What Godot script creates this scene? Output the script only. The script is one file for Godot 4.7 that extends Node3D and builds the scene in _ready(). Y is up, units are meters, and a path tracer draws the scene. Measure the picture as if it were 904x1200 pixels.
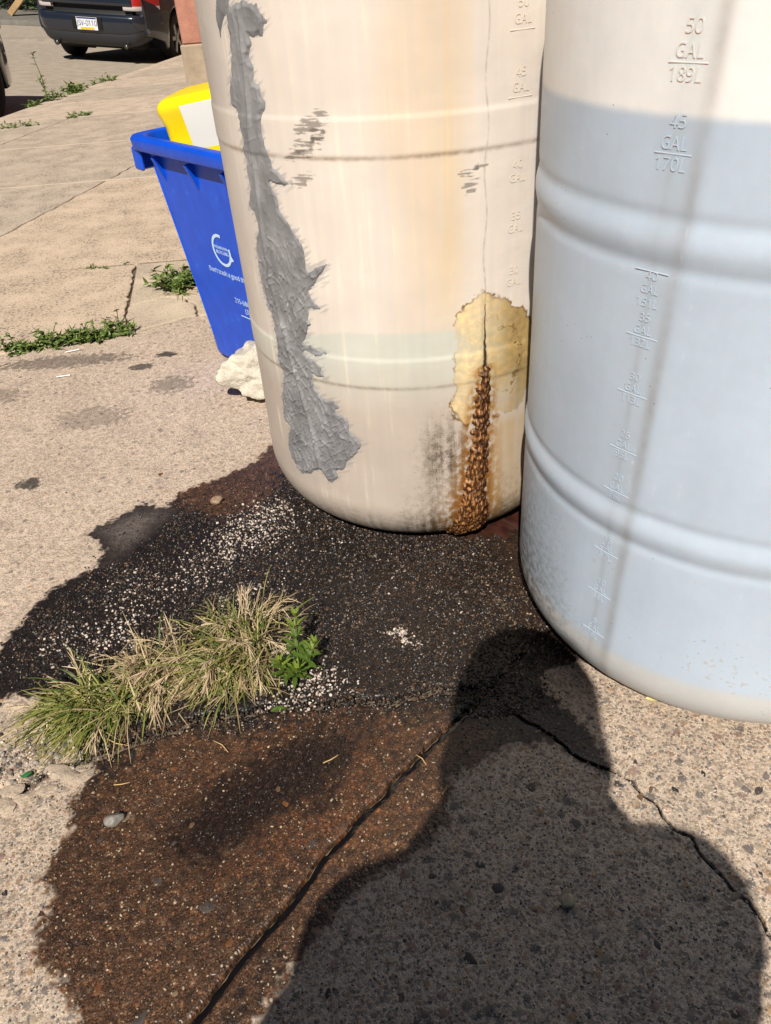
extends Node3D
# A strip of city pavement: two plastic drums, an oily spill, a recycling bin, parked cars.

const EYE := 0.8335                      # height of the phone above the pavement
const LX := 0.0798                       # stained drum
const LZ := -1.2866
const LR := 0.283
const RX := 0.489                        # clean drum with water in it
const RZ := -0.8613
const RR := 0.292
const NEAR_X := -1.25                    # the square of pavement with a map of its own
const NEAR_Z := -2.3
const NEAR_S := 2.1
const NEAR_N := 2048

var rng := RandomNumberGenerator.new()
var M := {}
var used := {}
var near_in := {}
var near_out := []
var drum_in := {}
var drum_out := []

# ---------------------------------------------------------------- naming
func numbered(called: String, parent: Node) -> String:
	var key = str(parent.get_instance_id()) + called
	var n: int = used.get(key, 0)
	used[key] = n + 1
	return called if n == 0 else "%s_%03d" % [called, n]

func hang(o: Node, called: String, parent: Node = self) -> Node:
	o.name = numbered(called, parent)
	parent.add_child(o, true)
	return o

func tag(o: Node, label: String, category := "", group := "", kind := "") -> Node:
	if label: o.set_meta("label", label)
	if category: o.set_meta("category", category)
	if group: o.set_meta("group", group)
	if kind: o.set_meta("kind", kind)
	return o

func base(called: String, at: Vector3, turn := 0.0) -> Node3D:
	var o := Node3D.new()
	o.position = at
	o.rotation.y = turn
	hang(o, called)
	return o

func put(called: String, mesh: Mesh, mat: Material, parent: Node = self, xf := Transform3D.IDENTITY) -> MeshInstance3D:
	var o := MeshInstance3D.new()
	o.mesh = mesh
	o.material_override = mat
	o.transform = xf
	hang(o, called, parent)
	return o

# ---------------------------------------------------------------- meshes
class Shape:
	var v := PackedVector3Array()
	var uv := PackedVector2Array()
	var c := PackedColorArray()
	var ix := PackedInt32Array()
	func p(at: Vector3, t := Vector2.ZERO, col := Color.WHITE) -> int:
		v.append(at); uv.append(t); c.append(col)
		return v.size() - 1
	func tri(a: int, b: int, d: int) -> void:
		ix.append(a); ix.append(b); ix.append(d)
	func quad(a: int, b: int, d: int, e: int) -> void:
		tri(a, b, d); tri(a, d, e)
	# a flat-sided box with its own corners, in any frame
	func box(xf: Transform3D, s: Vector3, bev := 0.0, col := Color.WHITE) -> void:
		var h := s * 0.5
		var b: float = min(bev, min(h.x, min(h.y, h.z)) * 0.9)
		for ax in 3:
			for sg in [-1.0, 1.0]:
				var n := Vector3.ZERO; n[ax] = sg
				var u := Vector3.ZERO; u[(ax + 1) % 3] = 1.0
				var w := Vector3.ZERO; w[(ax + 2) % 3] = 1.0
				var hu: float = h[(ax + 1) % 3] - b
				var hw: float = h[(ax + 2) % 3] - b
				var q := []
				for k in [[-1, -1], [1, -1], [1, 1], [-1, 1]]:
					var s2 = [k[0], k[1]]
					q.append(p(xf * (n * h[ax] + u * hu * s2[0] + w * hw * s2[1]), Vector2(k[0], k[1]) * 0.5, col))
				if sg > 0: quad(q[0], q[3], q[2], q[1])
				else: quad(q[0], q[1], q[2], q[3])
		if b <= 0.0: return
		for ax in 3:                       # twelve bevels and eight corners
			var a1 := (ax + 1) % 3
			var a2 := (ax + 2) % 3
			for s1 in [-1.0, 1.0]:
				for s2 in [-1.0, 1.0]:
					var pts := []
					for e in [-1.0, 1.0]:
						var A := Vector3.ZERO; A[ax] = e * (h[ax] - b); A[a1] = s1 * h[a1]; A[a2] = s2 * (h[a2] - b)
						var B := Vector3.ZERO; B[ax] = e * (h[ax] - b); B[a1] = s1 * (h[a1] - b); B[a2] = s2 * h[a2]
						pts.append([A, B])
					var i0 = p(xf * pts[0][0], Vector2.ZERO, col); var i1 = p(xf * pts[0][1], Vector2.ZERO, col)
					var i2 = p(xf * pts[1][1], Vector2.ZERO, col); var i3 = p(xf * pts[1][0], Vector2.ZERO, col)
					if s1 * s2 > 0: quad(i0, i1, i2, i3)
					else: quad(i0, i3, i2, i1)
		for sx in [-1.0, 1.0]:
			for sy in [-1.0, 1.0]:
				for sz in [-1.0, 1.0]:
					var a = p(xf * Vector3(sx * h.x, sy * (h.y - b), sz * (h.z - b)), Vector2.ZERO, col)
					var d = p(xf * Vector3(sx * (h.x - b), sy * h.y, sz * (h.z - b)), Vector2.ZERO, col)
					var e = p(xf * Vector3(sx * (h.x - b), sy * (h.y - b), sz * h.z), Vector2.ZERO, col)
					if sx * sy * sz > 0: tri(a, e, d)
					else: tri(a, d, e)
	# rows x cols grid already added from index k0
	func weave(k0: int, rows: int, cols: int, flip := false) -> void:
		for r in rows - 1:
			for q in cols - 1:
				var a := k0 + r * cols + q
				if flip: quad(a, a + cols, a + cols + 1, a + 1)
				else: quad(a, a + 1, a + cols + 1, a + cols)
	func tube(pts: Array, rad: Array, sides := 8, caps := true, col := Color.WHITE) -> void:
		var k0 := v.size()
		var side := Vector3.ZERO
		for i in pts.size():
			var d: Vector3 = (pts[min(i + 1, pts.size() - 1)] - pts[max(i - 1, 0)]).normalized()
			if side == Vector3.ZERO: side = d.cross(Vector3.UP if absf(d.y) < 0.9 else Vector3.RIGHT).normalized()
			side = (side - d * side.dot(d)).normalized()
			var up := d.cross(side)
			for k in sides + 1:
				var a := TAU * k / sides
				p(pts[i] + (side * cos(a) + up * sin(a)) * rad[i], Vector2(float(k) / sides, float(i) / pts.size()), col)
		weave(k0, pts.size(), sides + 1)
		if caps:
			for e in [0, pts.size() - 1]:
				var m = p(pts[e], Vector2.ZERO, col)
				var q: int = k0 + e * (sides + 1)
				for k in sides:
					if e == 0: tri(m, q + k + 1, q + k)
					else: tri(m, q + k, q + k + 1)
	func done(smooth := true, tangents := false) -> ArrayMesh:
		var n := PackedVector3Array()
		n.resize(v.size())
		if not smooth:
			var v2 := PackedVector3Array(); var u2 := PackedVector2Array(); var c2 := PackedColorArray(); var i2 := PackedInt32Array()
			for k in ix.size():
				v2.append(v[ix[k]]); u2.append(uv[ix[k]]); c2.append(c[ix[k]]); i2.append(k)
			v = v2; uv = u2; c = c2; ix = i2
			n.resize(v.size())
		for k in range(0, ix.size(), 3):
			var f := (v[ix[k + 2]] - v[ix[k]]).cross(v[ix[k + 1]] - v[ix[k]])
			n[ix[k]] += f; n[ix[k + 1]] += f; n[ix[k + 2]] += f
		for k in n.size(): n[k] = n[k].normalized() if n[k].length_squared() > 1e-20 else Vector3.UP
		var arr := []
		arr.resize(Mesh.ARRAY_MAX)
		arr[Mesh.ARRAY_VERTEX] = v; arr[Mesh.ARRAY_NORMAL] = n; arr[Mesh.ARRAY_TEX_UV] = uv; arr[Mesh.ARRAY_COLOR] = c; arr[Mesh.ARRAY_INDEX] = ix
		var m := ArrayMesh.new()
		m.add_surface_from_arrays(Mesh.PRIMITIVE_TRIANGLES, arr)
		return m

func lathe(prof: Array, sides := 32, x2 := TAU) -> ArrayMesh:      # prof: Vector2(radius, height)
	var s := Shape.new()
	for i in prof.size():
		for k in sides + 1:
			var a := x2 * k / sides
			s.p(Vector3(prof[i].x * sin(a), prof[i].y, prof[i].x * cos(a)), Vector2(float(k) / sides, float(i) / prof.size()))
	s.weave(0, prof.size(), sides + 1)
	return s.done()

func ball(sub := 1) -> Array:                # icosphere: [vertices, indices]
	var t := (1.0 + sqrt(5.0)) / 2.0
	var v := [Vector3(-1, t, 0), Vector3(1, t, 0), Vector3(-1, -t, 0), Vector3(1, -t, 0), Vector3(0, -1, t), Vector3(0, 1, t), Vector3(0, -1, -t), Vector3(0, 1, -t), Vector3(t, 0, -1), Vector3(t, 0, 1), Vector3(-t, 0, -1), Vector3(-t, 0, 1)]
	for k in 12: v[k] = v[k].normalized()
	var f := [0, 11, 5, 0, 5, 1, 0, 1, 7, 0, 7, 10, 0, 10, 11, 1, 5, 9, 5, 11, 4, 11, 10, 2, 10, 7, 6, 7, 1, 8, 3, 9, 4, 3, 4, 2, 3, 2, 6, 3, 6, 8, 3, 8, 9, 4, 9, 5, 2, 4, 11, 6, 2, 10, 8, 6, 7, 9, 8, 1]
	for s in sub:
		var mid := {}
		var g := []
		for k in range(0, f.size(), 3):
			var m := []
			for e in 3:
				var a: int = f[k + e]
				var b: int = f[k + (e + 1) % 3]
				var key := Vector2i(min(a, b), max(a, b))
				if not mid.has(key):
					mid[key] = v.size()
					v.append((v[a] + v[b]).normalized())
				m.append(mid[key])
			g.append_array([f[k], m[0], m[2], f[k + 1], m[1], m[0], f[k + 2], m[2], m[1], m[0], m[1], m[2]])
		f = g
	return [v, f]

func stone_mesh(seed_: int, sub: int, squash: Vector3, rough: float, freq: float, cuts := 0) -> ArrayMesh:
	var b := ball(sub)
	var n := FastNoiseLite.new()
	n.seed = seed_; n.frequency = freq; n.fractal_octaves = 4
	var r := RandomNumberGenerator.new(); r.seed = seed_
	var planes := []
	for k in cuts:
		planes.append([Vector3(r.randf_range(-1, 1), r.randf_range(-0.7, 1), r.randf_range(-1, 1)).normalized(), r.randf_range(0.55, 0.85)])
	var s := Shape.new()
	for q in b[0]:
		var u: Vector3 = q
		var d := 1.0
		for pl in planes:
			var c: float = u.dot(pl[0])
			if c > 0.01: d = min(d, pl[1] / c)
		d = min(d, 1.0) * (1.0 + rough * n.get_noise_3dv(u * 10.0))
		s.p(u * d * squash)
	for k in range(0, b[1].size(), 3): s.tri(b[1][k], b[1][k + 2], b[1][k + 1])
	return s.done(sub > 1)

func poly_sd(p: Vector2, g: PackedVector2Array) -> float:            # positive inside
	var d := 1e9
	var inside := false
	var n := g.size()
	var j := n - 1
	for i in n:
		var a := g[i]; var b := g[j]
		var e := b - a; var w := p - a
		var q := w - e * clampf(w.dot(e) / max(e.length_squared(), 1e-12), 0.0, 1.0)
		d = min(d, q.length_squared())
		if (a.y > p.y) != (b.y > p.y) and p.x < (b.x - a.x) * (p.y - a.y) / (b.y - a.y) + a.x: inside = not inside
		j = i
	return sqrt(d) if inside else -sqrt(d)

func pairs(a: Array) -> PackedVector2Array:
	var o := PackedVector2Array()
	for k in range(0, a.size(), 2): o.append(Vector2(a[k], a[k + 1]))
	return o

# ---------------------------------------------------------------- materials
func mat(c: Color, rough := 0.7, metal := 0.0) -> StandardMaterial3D:
	var m := StandardMaterial3D.new()
	m.albedo_color = c; m.roughness = rough; m.metallic = metal
	return m

func noise(seed_: int, freq: float, kind := FastNoiseLite.TYPE_SIMPLEX_SMOOTH, oct := 4) -> FastNoiseLite:
	var n := FastNoiseLite.new()
	n.seed = seed_; n.noise_type = kind; n.frequency = freq
	n.fractal_type = FastNoiseLite.FRACTAL_FBM if oct > 1 else FastNoiseLite.FRACTAL_NONE
	n.fractal_octaves = oct
	return n

func cells(seed_: int, freq: float, ret: int) -> FastNoiseLite:
	var n := FastNoiseLite.new()
	n.seed = seed_; n.noise_type = FastNoiseLite.TYPE_CELLULAR; n.frequency = freq
	n.fractal_type = FastNoiseLite.FRACTAL_NONE
	n.cellular_return_type = ret
	n.cellular_jitter = 1.0
	return n

func l8(n: FastNoiseLite, w: int, h: int, seamless := false) -> PackedByteArray:
	var im := n.get_seamless_image(w, h, false, false, 0.15) if seamless else n.get_image(w, h)
	im.convert(Image.FORMAT_L8)
	return im.get_data()

func big_field(polys: Array, lo: int) -> PackedFloat32Array:         # signed distance to the nearest outline, over the near map
	var d := PackedFloat32Array()
	d.resize(lo * lo)
	for y in lo:
		for x in lo:
			var q := Vector2(NEAR_X + (x + 0.5) / lo * NEAR_S, NEAR_Z + (y + 0.5) / lo * NEAR_S)
			var best := -9.0
			for g in polys: best = max(best, poly_sd(q, g))
			d[y * lo + x] = best
	var im := Image.create_from_data(lo, lo, false, Image.FORMAT_RF, d.to_byte_array())
	im.resize(NEAR_N, NEAR_N, Image.INTERPOLATE_BILINEAR)
	return im.get_data().to_float32_array()

func tex(im: Image) -> ImageTexture:
	im.generate_mipmaps()
	return ImageTexture.create_from_image(im)

# palettes of aggregate, sRGB
var PEB := [Color(0.42, 0.39, 0.36), Color(0.35, 0.32, 0.30), Color(0.55, 0.43, 0.30), Color(0.62, 0.55, 0.46), Color(0.47, 0.37, 0.32), Color(0.30, 0.28, 0.28), Color(0.66, 0.60, 0.53), Color(0.50, 0.46, 0.41)]

const STAIN := [-0.210,-1.442, -0.258,-1.353, -0.338,-1.295, -0.398,-1.250, -0.416,-1.209, -0.470,-1.231, -0.529,-1.170, -0.555,-1.148, -0.506,-1.080, -0.512,-1.045, -0.572,-0.997, -0.603,-0.919, -0.607,-0.854, -0.644,-0.815, -0.602,-0.770, -0.525,-0.762, -0.435,-0.659, -0.406,-0.636, -0.428,-0.576, -0.412,-0.540, -0.425,-0.514, -0.430,-0.483, -0.411,-0.453, -0.413,-0.416, -0.399,-0.385, -0.368,-0.370, -0.337,-0.337, -0.312,-0.306, -0.225,-0.300, -0.174,-0.318, -0.134,-0.361, -0.100,-0.401, -0.044,-0.452, 0.039,-0.512, 0.055,-0.562, 0.091,-0.592, 0.138,-0.615, 0.192,-0.612, 0.228,-0.581, 0.249,-0.562, 0.242,-0.594, 0.231,-0.635, 0.210,-0.692, 0.207,-0.731, 0.271,-0.748, 0.233,-0.852, 0.226,-1.010, 0.254,-1.216, 0.052,-1.245]
const FILM := [-0.409,-1.217, -0.470,-1.231, -0.531,-1.179, -0.558,-1.148, -0.505,-1.075, -0.507,-1.038, -0.456,-1.061, -0.415,-1.117, -0.394,-1.179]
const BROWN_LOW := [-0.406,-0.636, -0.356,-0.665, -0.279,-0.685, -0.197,-0.677, -0.105,-0.685, 0.0,-0.686, 0.085,-0.675, 0.12,-0.64, 0.073,-0.472, -0.224,-0.292, -0.394,-0.250, -0.52,-0.517]
const BROWN_UP := [-0.201,-1.448, -0.401,-1.265, -0.390,-1.220, -0.318,-1.150, -0.241,-1.172, -0.198,-1.251, -0.177,-1.325]
const DARK := [-0.268,-0.511, -0.258,-0.543, -0.189,-0.584, -0.137,-0.630, -0.048,-0.649, -0.082,-0.612, -0.135,-0.567, -0.203,-0.511, -0.240,-0.493]

func near_rows(k: int) -> void:
	var N := NEAR_N
	var rows := N / 32
	var S: PackedFloat32Array = near_in.S
	var F: PackedFloat32Array = near_in.F
	var B: PackedFloat32Array = near_in.B
	var D: PackedFloat32Array = near_in.D
	var v1: PackedByteArray = near_in.v1
	var d1: PackedByteArray = near_in.d1
	var v2: PackedByteArray = near_in.v2
	var d2: PackedByteArray = near_in.d2
	var mo: PackedByteArray = near_in.mo
	var fi: PackedByteArray = near_in.fi
	var me: PackedByteArray = near_in.me
	var alb := PackedByteArray(); alb.resize(rows * N * 3)
	var rgh := PackedByteArray(); rgh.resize(rows * N)
	var hei := PackedByteArray(); hei.resize(rows * N)
	var blobs := [[-0.720, -1.335, 0.028, 0.024, 0.55], [-0.82, -1.93, 0.20, 0.045, 0.30], [-0.60, -1.86, 0.035, 0.022, 0.5], [-0.50, -1.74, 0.06, 0.05, 0.22], [-0.545, -1.925, 0.03, 0.02, 0.6], [-0.66, -1.60, 0.10, 0.06, 0.16], [-0.95, -1.75, 0.09, 0.05, 0.2], [-0.78, -1.18, 0.06, 0.04, 0.14], [-0.90, -1.45, 0.05, 0.05, 0.18]]  # dark stains; the long one by the weeds paints their shadow band
	var pr := PackedFloat32Array(); var pg := PackedFloat32Array(); var pb := PackedFloat32Array()
	for c in PEB: pr.append(c.r); pg.append(c.g); pb.append(c.b)
	var o := 0
	for yy in rows:
		var y := k * rows + yy
		var z := NEAR_Z + (y + 0.5) / N * NEAR_S
		for x in N:
			var i := y * N + x
			var wx := NEAR_X + (x + 0.5) / N * NEAR_S
			var m := mo[i] / 255.0 - 0.5
			var w := fi[i] / 255.0 - 0.5
			var e := me[i] / 255.0 - 0.5
			var s := S[i] + m * 0.035 + e * 0.02 + w * 0.006
			var t := clampf(s / 0.007 + 0.5, 0.0, 1.0)
			# how bare the aggregate lies: most on the slab underfoot
			var bare := clampf((z + 0.85) * 3.0 + 0.35, 0.22, 1.0)
			var sh := 1.02 - 0.06 * bare
			var r := 0.705 * sh; var g := 0.638 * sh; var b := 0.568 * sh
			var q := 1.0 + 0.12 * m + 0.50 * w + 0.20 * e
			var h := 0.35 + 0.35 * w
			var a2 := v2[i]
			if d2[i] < 96 and a2 < 175:
				var j2 := a2 & 7
				var mix2 := 0.30 + 0.28 * bare
				r = lerpf(r, pr[j2], mix2); g = lerpf(g, pg[j2], mix2); b = lerpf(b, pb[j2], mix2)
				h += 0.18
			var a1 := v1[i]
			var peb := 0.0
			if a1 < 22.0 + 74.0 * bare and d1[i] + w * 70.0 + e * 60.0 < 40.0 + (a1 & 15) * 3.5:
				var j1 := (a1 * 7 + 3) & 7
				peb = 0.42 + 0.26 * bare
				r = lerpf(r, pr[j1], peb); g = lerpf(g, pg[j1], peb); b = lerpf(b, pb[j1], peb)
				q = 1.0 + 0.12 * w + 0.10 * e
				h = 0.62 + (60.0 - d1[i]) / 255.0
			r *= q; g *= q; b *= q
			var q0 := q
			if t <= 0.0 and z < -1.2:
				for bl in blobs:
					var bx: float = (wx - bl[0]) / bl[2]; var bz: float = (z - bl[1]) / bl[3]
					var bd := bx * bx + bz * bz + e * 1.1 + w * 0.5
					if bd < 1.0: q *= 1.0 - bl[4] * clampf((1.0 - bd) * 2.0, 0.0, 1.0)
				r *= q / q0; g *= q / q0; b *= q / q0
			var ro := 0.93 - 0.2 * peb
			if t > 0.0:
				var br := clampf((B[i] + m * 0.09 + e * 0.05) / 0.05 + 0.5, 0.0, 1.0)
				var dkd := D[i] + m * 0.10 + e * 0.07 + w * 0.02
				var dk := clampf((dkd + 0.012) / 0.045 + 0.5, 0.0, 1.0) * 0.96
				var rust := exp(-pow((dkd + 0.035) / 0.03, 2.0)) * br * clampf((wx + 0.30) * 6.0, 0.0, 1.0)
				var east := clampf((wx + 0.10) * 4.0, 0.0, 1.0) * (0.6 + m)
				var wr := lerpf(0.104 + 0.072 * east, 0.250, br); var wg := lerpf(0.084 + 0.043 * east, 0.176, br); var wb := lerpf(0.073 + 0.027 * east, 0.122, br)
				wr = lerpf(wr, 0.33, rust * 0.45); wg = lerpf(wg, 0.195, rust * 0.45); wb = lerpf(wb, 0.11, rust * 0.45)
				wr = lerpf(wr, 0.105, dk); wg = lerpf(wg, 0.070, dk); wb = lerpf(wb, 0.048, dk)
				var qq := 1.0 + 1.25 * w + 0.50 * e + 0.30 * m
				if peb > 0.0:
					wr = lerpf(wr, r * 0.62, 0.65 * br * (1.0 - dk)); wg = lerpf(wg, g * 0.53, 0.65 * br * (1.0 - dk)); wb = lerpf(wb, b * 0.45, 0.65 * br * (1.0 - dk))
				elif d2[i] < 96 and a2 > 110:
					qq *= 0.75 + 0.006 * (a2 - 110)
				wr *= qq; wg *= qq; wb *= qq
				# a drying film of oil, grey, at the upper left
				var fl := clampf((F[i] + m * 0.05 + w * 0.01) / 0.05 + 0.25, 0.0, 1.0) * 0.70
				wr = lerpf(wr, r * 0.62, fl); wg = lerpf(wg, g * 0.63, fl); wb = lerpf(wb, b * 0.66, fl)
				r = lerpf(r, wr, t); g = lerpf(g, wg, t); b = lerpf(b, wb, t)
				ro = lerpf(ro, 0.42 - 0.08 * dk + 0.3 * fl, t)
			else:
				# old grime on the dry part
				var gm := clampf((m * 2.0 + e * 0.8) - 0.42, 0.0, 0.5)
				r *= 1.0 - gm * 0.5; g *= 1.0 - gm * 0.5; b *= 1.0 - gm * 0.48
			alb[o * 3] = int(clampf(r, 0.02, 0.95) * 255.0); alb[o * 3 + 1] = int(clampf(g, 0.02, 0.95) * 255.0); alb[o * 3 + 2] = int(clampf(b, 0.02, 0.95) * 255.0)
			rgh[o] = int(clampf(ro + 0.1 * w, 0.1, 1.0) * 255.0)
			hei[o] = int(clampf(h, 0.0, 1.0) * 255.0)
			o += 1
	near_out[k] = [alb, rgh, hei]

func run_group(f: Callable, n: int) -> void:
	var id := WorkerThreadPool.add_group_task(f, n, -1, true)
	WorkerThreadPool.wait_for_group_task_completion(id)

func gather(parts: Array, which: int) -> PackedByteArray:
	var o := PackedByteArray()
	for q in parts: o.append_array(q[which])
	return o

func near_concrete() -> StandardMaterial3D:
	var jobs := [["v1", cells(11, 0.075, FastNoiseLite.RETURN_CELL_VALUE)], ["d1", cells(11, 0.075, FastNoiseLite.RETURN_DISTANCE)],
		["v2", cells(12, 0.25, FastNoiseLite.RETURN_CELL_VALUE)], ["d2", cells(12, 0.25, FastNoiseLite.RETURN_DISTANCE)],
		["mo", noise(13, 0.004, FastNoiseLite.TYPE_SIMPLEX_SMOOTH, 5)], ["fi", noise(14, 0.42, FastNoiseLite.TYPE_SIMPLEX, 2)], ["me", noise(15, 0.045, FastNoiseLite.TYPE_SIMPLEX, 3)]]
	for j in jobs: near_in[j[0]] = PackedByteArray()
	run_group(func(k): near_in[jobs[k][0]] = l8(jobs[k][1], NEAR_N, NEAR_N), jobs.size())
	near_in.S = big_field([pairs(STAIN)], 200)
	near_in.F = big_field([pairs(FILM)], 128)
	near_in.B = big_field([pairs(BROWN_LOW), pairs(BROWN_UP)], 160)
	near_in.D = big_field([pairs(DARK)], 128)
	near_out.resize(32)
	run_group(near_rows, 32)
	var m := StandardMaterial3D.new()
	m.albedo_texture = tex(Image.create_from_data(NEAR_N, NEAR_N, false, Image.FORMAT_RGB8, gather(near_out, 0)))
	m.roughness = 1.0
	m.roughness_texture = tex(Image.create_from_data(NEAR_N, NEAR_N, false, Image.FORMAT_L8, gather(near_out, 1)))
	m.roughness_texture_channel = BaseMaterial3D.TEXTURE_CHANNEL_RED
	m.heightmap_enabled = true
	m.heightmap_scale = 0.22
	m.heightmap_texture = tex(Image.create_from_data(NEAR_N, NEAR_N, false, Image.FORMAT_L8, gather(near_out, 2)))
	near_in.clear(); near_out.clear()
	return m

# a tiling mineral surface: matrix colour, grains, pits
func mineral(seed_: int, c0: Color, dark: Color, lite: Color, tile: float, px: int, relief: float, spread := 0.5) -> StandardMaterial3D:
	var v := l8(cells(seed_, 0.17, FastNoiseLite.RETURN_CELL_VALUE), px, px, true)
	var d := l8(cells(seed_, 0.17, FastNoiseLite.RETURN_DISTANCE), px, px, true)
	var f := l8(noise(seed_ + 1, 0.35, FastNoiseLite.TYPE_SIMPLEX, 2), px, px, true)
	var mo := l8(noise(seed_ + 2, 0.006, FastNoiseLite.TYPE_SIMPLEX, 5), px, px, true)
	var a := PackedByteArray(); a.resize(px * px * 3)
	var h := PackedByteArray(); h.resize(px * px)
	for i in px * px:
		var w := f[i] / 255.0 - 0.5
		var m := mo[i] / 255.0 - 0.5
		var c := c0
		var hh := 0.4 + 0.4 * w
		if d[i] + w * 110.0 + m * 90.0 < 78:
			if v[i] < 70: c = c0.lerp(dark, spread * (0.4 + v[i] / 120.0)); hh += 0.1
			elif v[i] > 190: c = c0.lerp(lite, spread); hh += 0.2
		var q := 1.0 + 0.36 * w + 0.17 * m
		a[i * 3] = int(clampf(c.r * q, 0, 1) * 255); a[i * 3 + 1] = int(clampf(c.g * q, 0, 1) * 255); a[i * 3 + 2] = int(clampf(c.b * q, 0, 1) * 255)
		h[i] = int(clampf(hh, 0, 1) * 255)
	var mt := StandardMaterial3D.new()
	mt.albedo_texture = tex(Image.create_from_data(px, px, false, Image.FORMAT_RGB8, a))
	mt.heightmap_enabled = true
	mt.heightmap_texture = tex(Image.create_from_data(px, px, false, Image.FORMAT_L8, h))
	mt.heightmap_scale = relief
	mt.roughness = 0.93
	mt.uv1_triplanar = true
	mt.uv1_world_triplanar = true
	mt.uv1_scale = Vector3.ONE / tile
	return mt

# ---------------------------------------------------------------- the drums
const PATCH := [-50.9,0.784, -44.5,0.792, -40.1,0.790, -37.6,0.773, -39.8,0.760, -44.1,0.758, -45.1,0.734, -45.0,0.711, -42.6,0.707, -42.2,0.688, -43.6,0.673, -44.1,0.649, -44.1,0.628, -42.1,0.614, -39.3,0.605, -36.4,0.594, -38.7,0.590, -43.7,0.593, -42.3,0.579, -41.9,0.557, -38.6,0.544, -35.6,0.525, -34.0,0.503, -34.1,0.482, -28.1,0.494, -30.7,0.470, -34.7,0.453, -32.4,0.438, -29.8,0.430, -35.8,0.427, -35.2,0.404, -36.9,0.383, -39.1,0.374, -30.9,0.366, -32.4,0.355, -38.7,0.356, -33.4,0.339, -31.5,0.319, -37.1,0.325, -37.1,0.300, -35.8,0.290, -30.4,0.289, -28.9,0.275, -30.0,0.270, -25.8,0.257, -25.7,0.233, -21.0,0.219, -25.6,0.192, -29.2,0.167, -33.1,0.156, -32.4,0.143, -36.9,0.130, -39.6,0.149, -47.0,0.125, -52.7,0.127, -56.1,0.167, -52.9,0.207, -56.2,0.216, -54.8,0.251, -54.0,0.275, -52.1,0.301, -52.5,0.358, -52.4,0.385, -54.1,0.407, -56.1,0.440, -56.8,0.469, -55.9,0.497, -53.2,0.524, -53.6,0.547, -57.0,0.555, -54.4,0.578, -54.5,0.596, -53.9,0.618, -53.9,0.639, -53.1,0.663, -54.4,0.676, -57.7,0.683, -57.0,0.698, -54.8,0.713, -52.6,0.737, -51.8,0.760, -53.2,0.769]
const STROKE := [-55.4,0.812, -47.6,0.811, -51.2,0.790, -54.6,0.773, -57.4,0.757, -57.9,0.773]
const RESIN := [9.0,0.417, 12.0,0.427, 15.3,0.445, 19.2,0.432, 22.5,0.431, 24.9,0.414, 28.6,0.407, 30.8,0.384, 31.6,0.367, 34.0,0.316, 33.0,0.259, 28.4,0.231, 26.3,0.245, 21.5,0.249, 18.5,0.259, 14.3,0.246, 9.1,0.263, 7.0,0.289, 8.4,0.313, 6.6,0.320, 7.9,0.343, 7.0,0.377, 6.5,0.402]
const DRIP := [15.2,0.332, 16.3,0.337, 17.6,0.330, 18.2,0.312, 17.9,0.278, 17.8,0.234, 17.6,0.172, 17.6,0.116, 19.2,0.048, 20.5,0.004, 5.2,0.004, 6.4,0.059, 8.4,0.095, 10.4,0.151, 12.1,0.212, 12.8,0.256, 13.5,0.291, 14.8,0.315]

func drum_radius(h: float, R: float, hoops: Array, depth: float, round_: float) -> float:
	var r := R
	if h < round_:
		var t := (round_ - h) / round_
		r = R - round_ * (1.0 - sqrt(max(0.0, 1.0 - t * t)))
	if h > 0.82:
		var t2: float = min((h - 0.82) / 0.06, 1.0)
		r = R - 0.06 * (1.0 - sqrt(max(0.0, 1.0 - t2 * t2)))
	for c in hoops:
		var u: float = absf(h - c)
		if depth < 0.002:                  # a low flat band with a step at either edge
			r += depth * (1.0 - smoothstep(0.0195, 0.0250, u))
		else:
			if u < 0.0185: r += depth * pow(0.5 + 0.5 * cos(u / 0.0185 * PI), 0.75)
			r -= 0.0010 * exp(-pow((u - 0.0225) / 0.006, 2.0))
	return r

func drum_shell(R: float, hoops: Array, depth: float, round_: float, seam: float, lean: float) -> ArrayMesh:
	var s := Shape.new()
	var hs := []
	for k in 19: hs.append(round_ * (1.0 - cos(k / 18.0 * PI / 2.0)))
	var h := round_
	while h < 0.82:
		h += 0.0025
		hs.append(h)
	for k in range(1, 10): hs.append(0.8215 + 0.0585 * sin(k / 9.0 * PI / 2.0))
	var cols := 181
	for i in hs.size():
		var r := drum_radius(hs[i], R, hoops, depth, round_)
		for k in cols:
			var ph := -180.0 + 360.0 * k / (cols - 1)
			var rr := r
			var off := absf(ph - seam - lean * (hs[i] - 0.4))
			if off < 2.0: rr += 0.0008 * (1.0 - off / 2.0)
			rr += 0.0008 * sin(deg_to_rad(ph) * 3.0 + hs[i] * 9.0)
			var a := deg_to_rad(ph)
			s.p(Vector3(rr * sin(a), hs[i], rr * cos(a)), Vector2((ph + 180.0) / 360.0, 1.0 - hs[i] / 0.9))
	s.weave(0, hs.size(), cols)
	# flat head and foot
	for e in [0, hs.size() - 1]:
		var c := s.p(Vector3(0, hs[e] + (0.0 if e == 0 else 0.002), 0), Vector2(0.5, 1.0 - hs[e] / 0.9))
		for k in cols - 1:
			if e == 0: s.tri(c, e * cols + k + 1, e * cols + k)
			else: s.tri(c, e * cols + k, e * cols + k + 1)
	return s.done()

const DW := 2048
const DH := 1024

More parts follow.
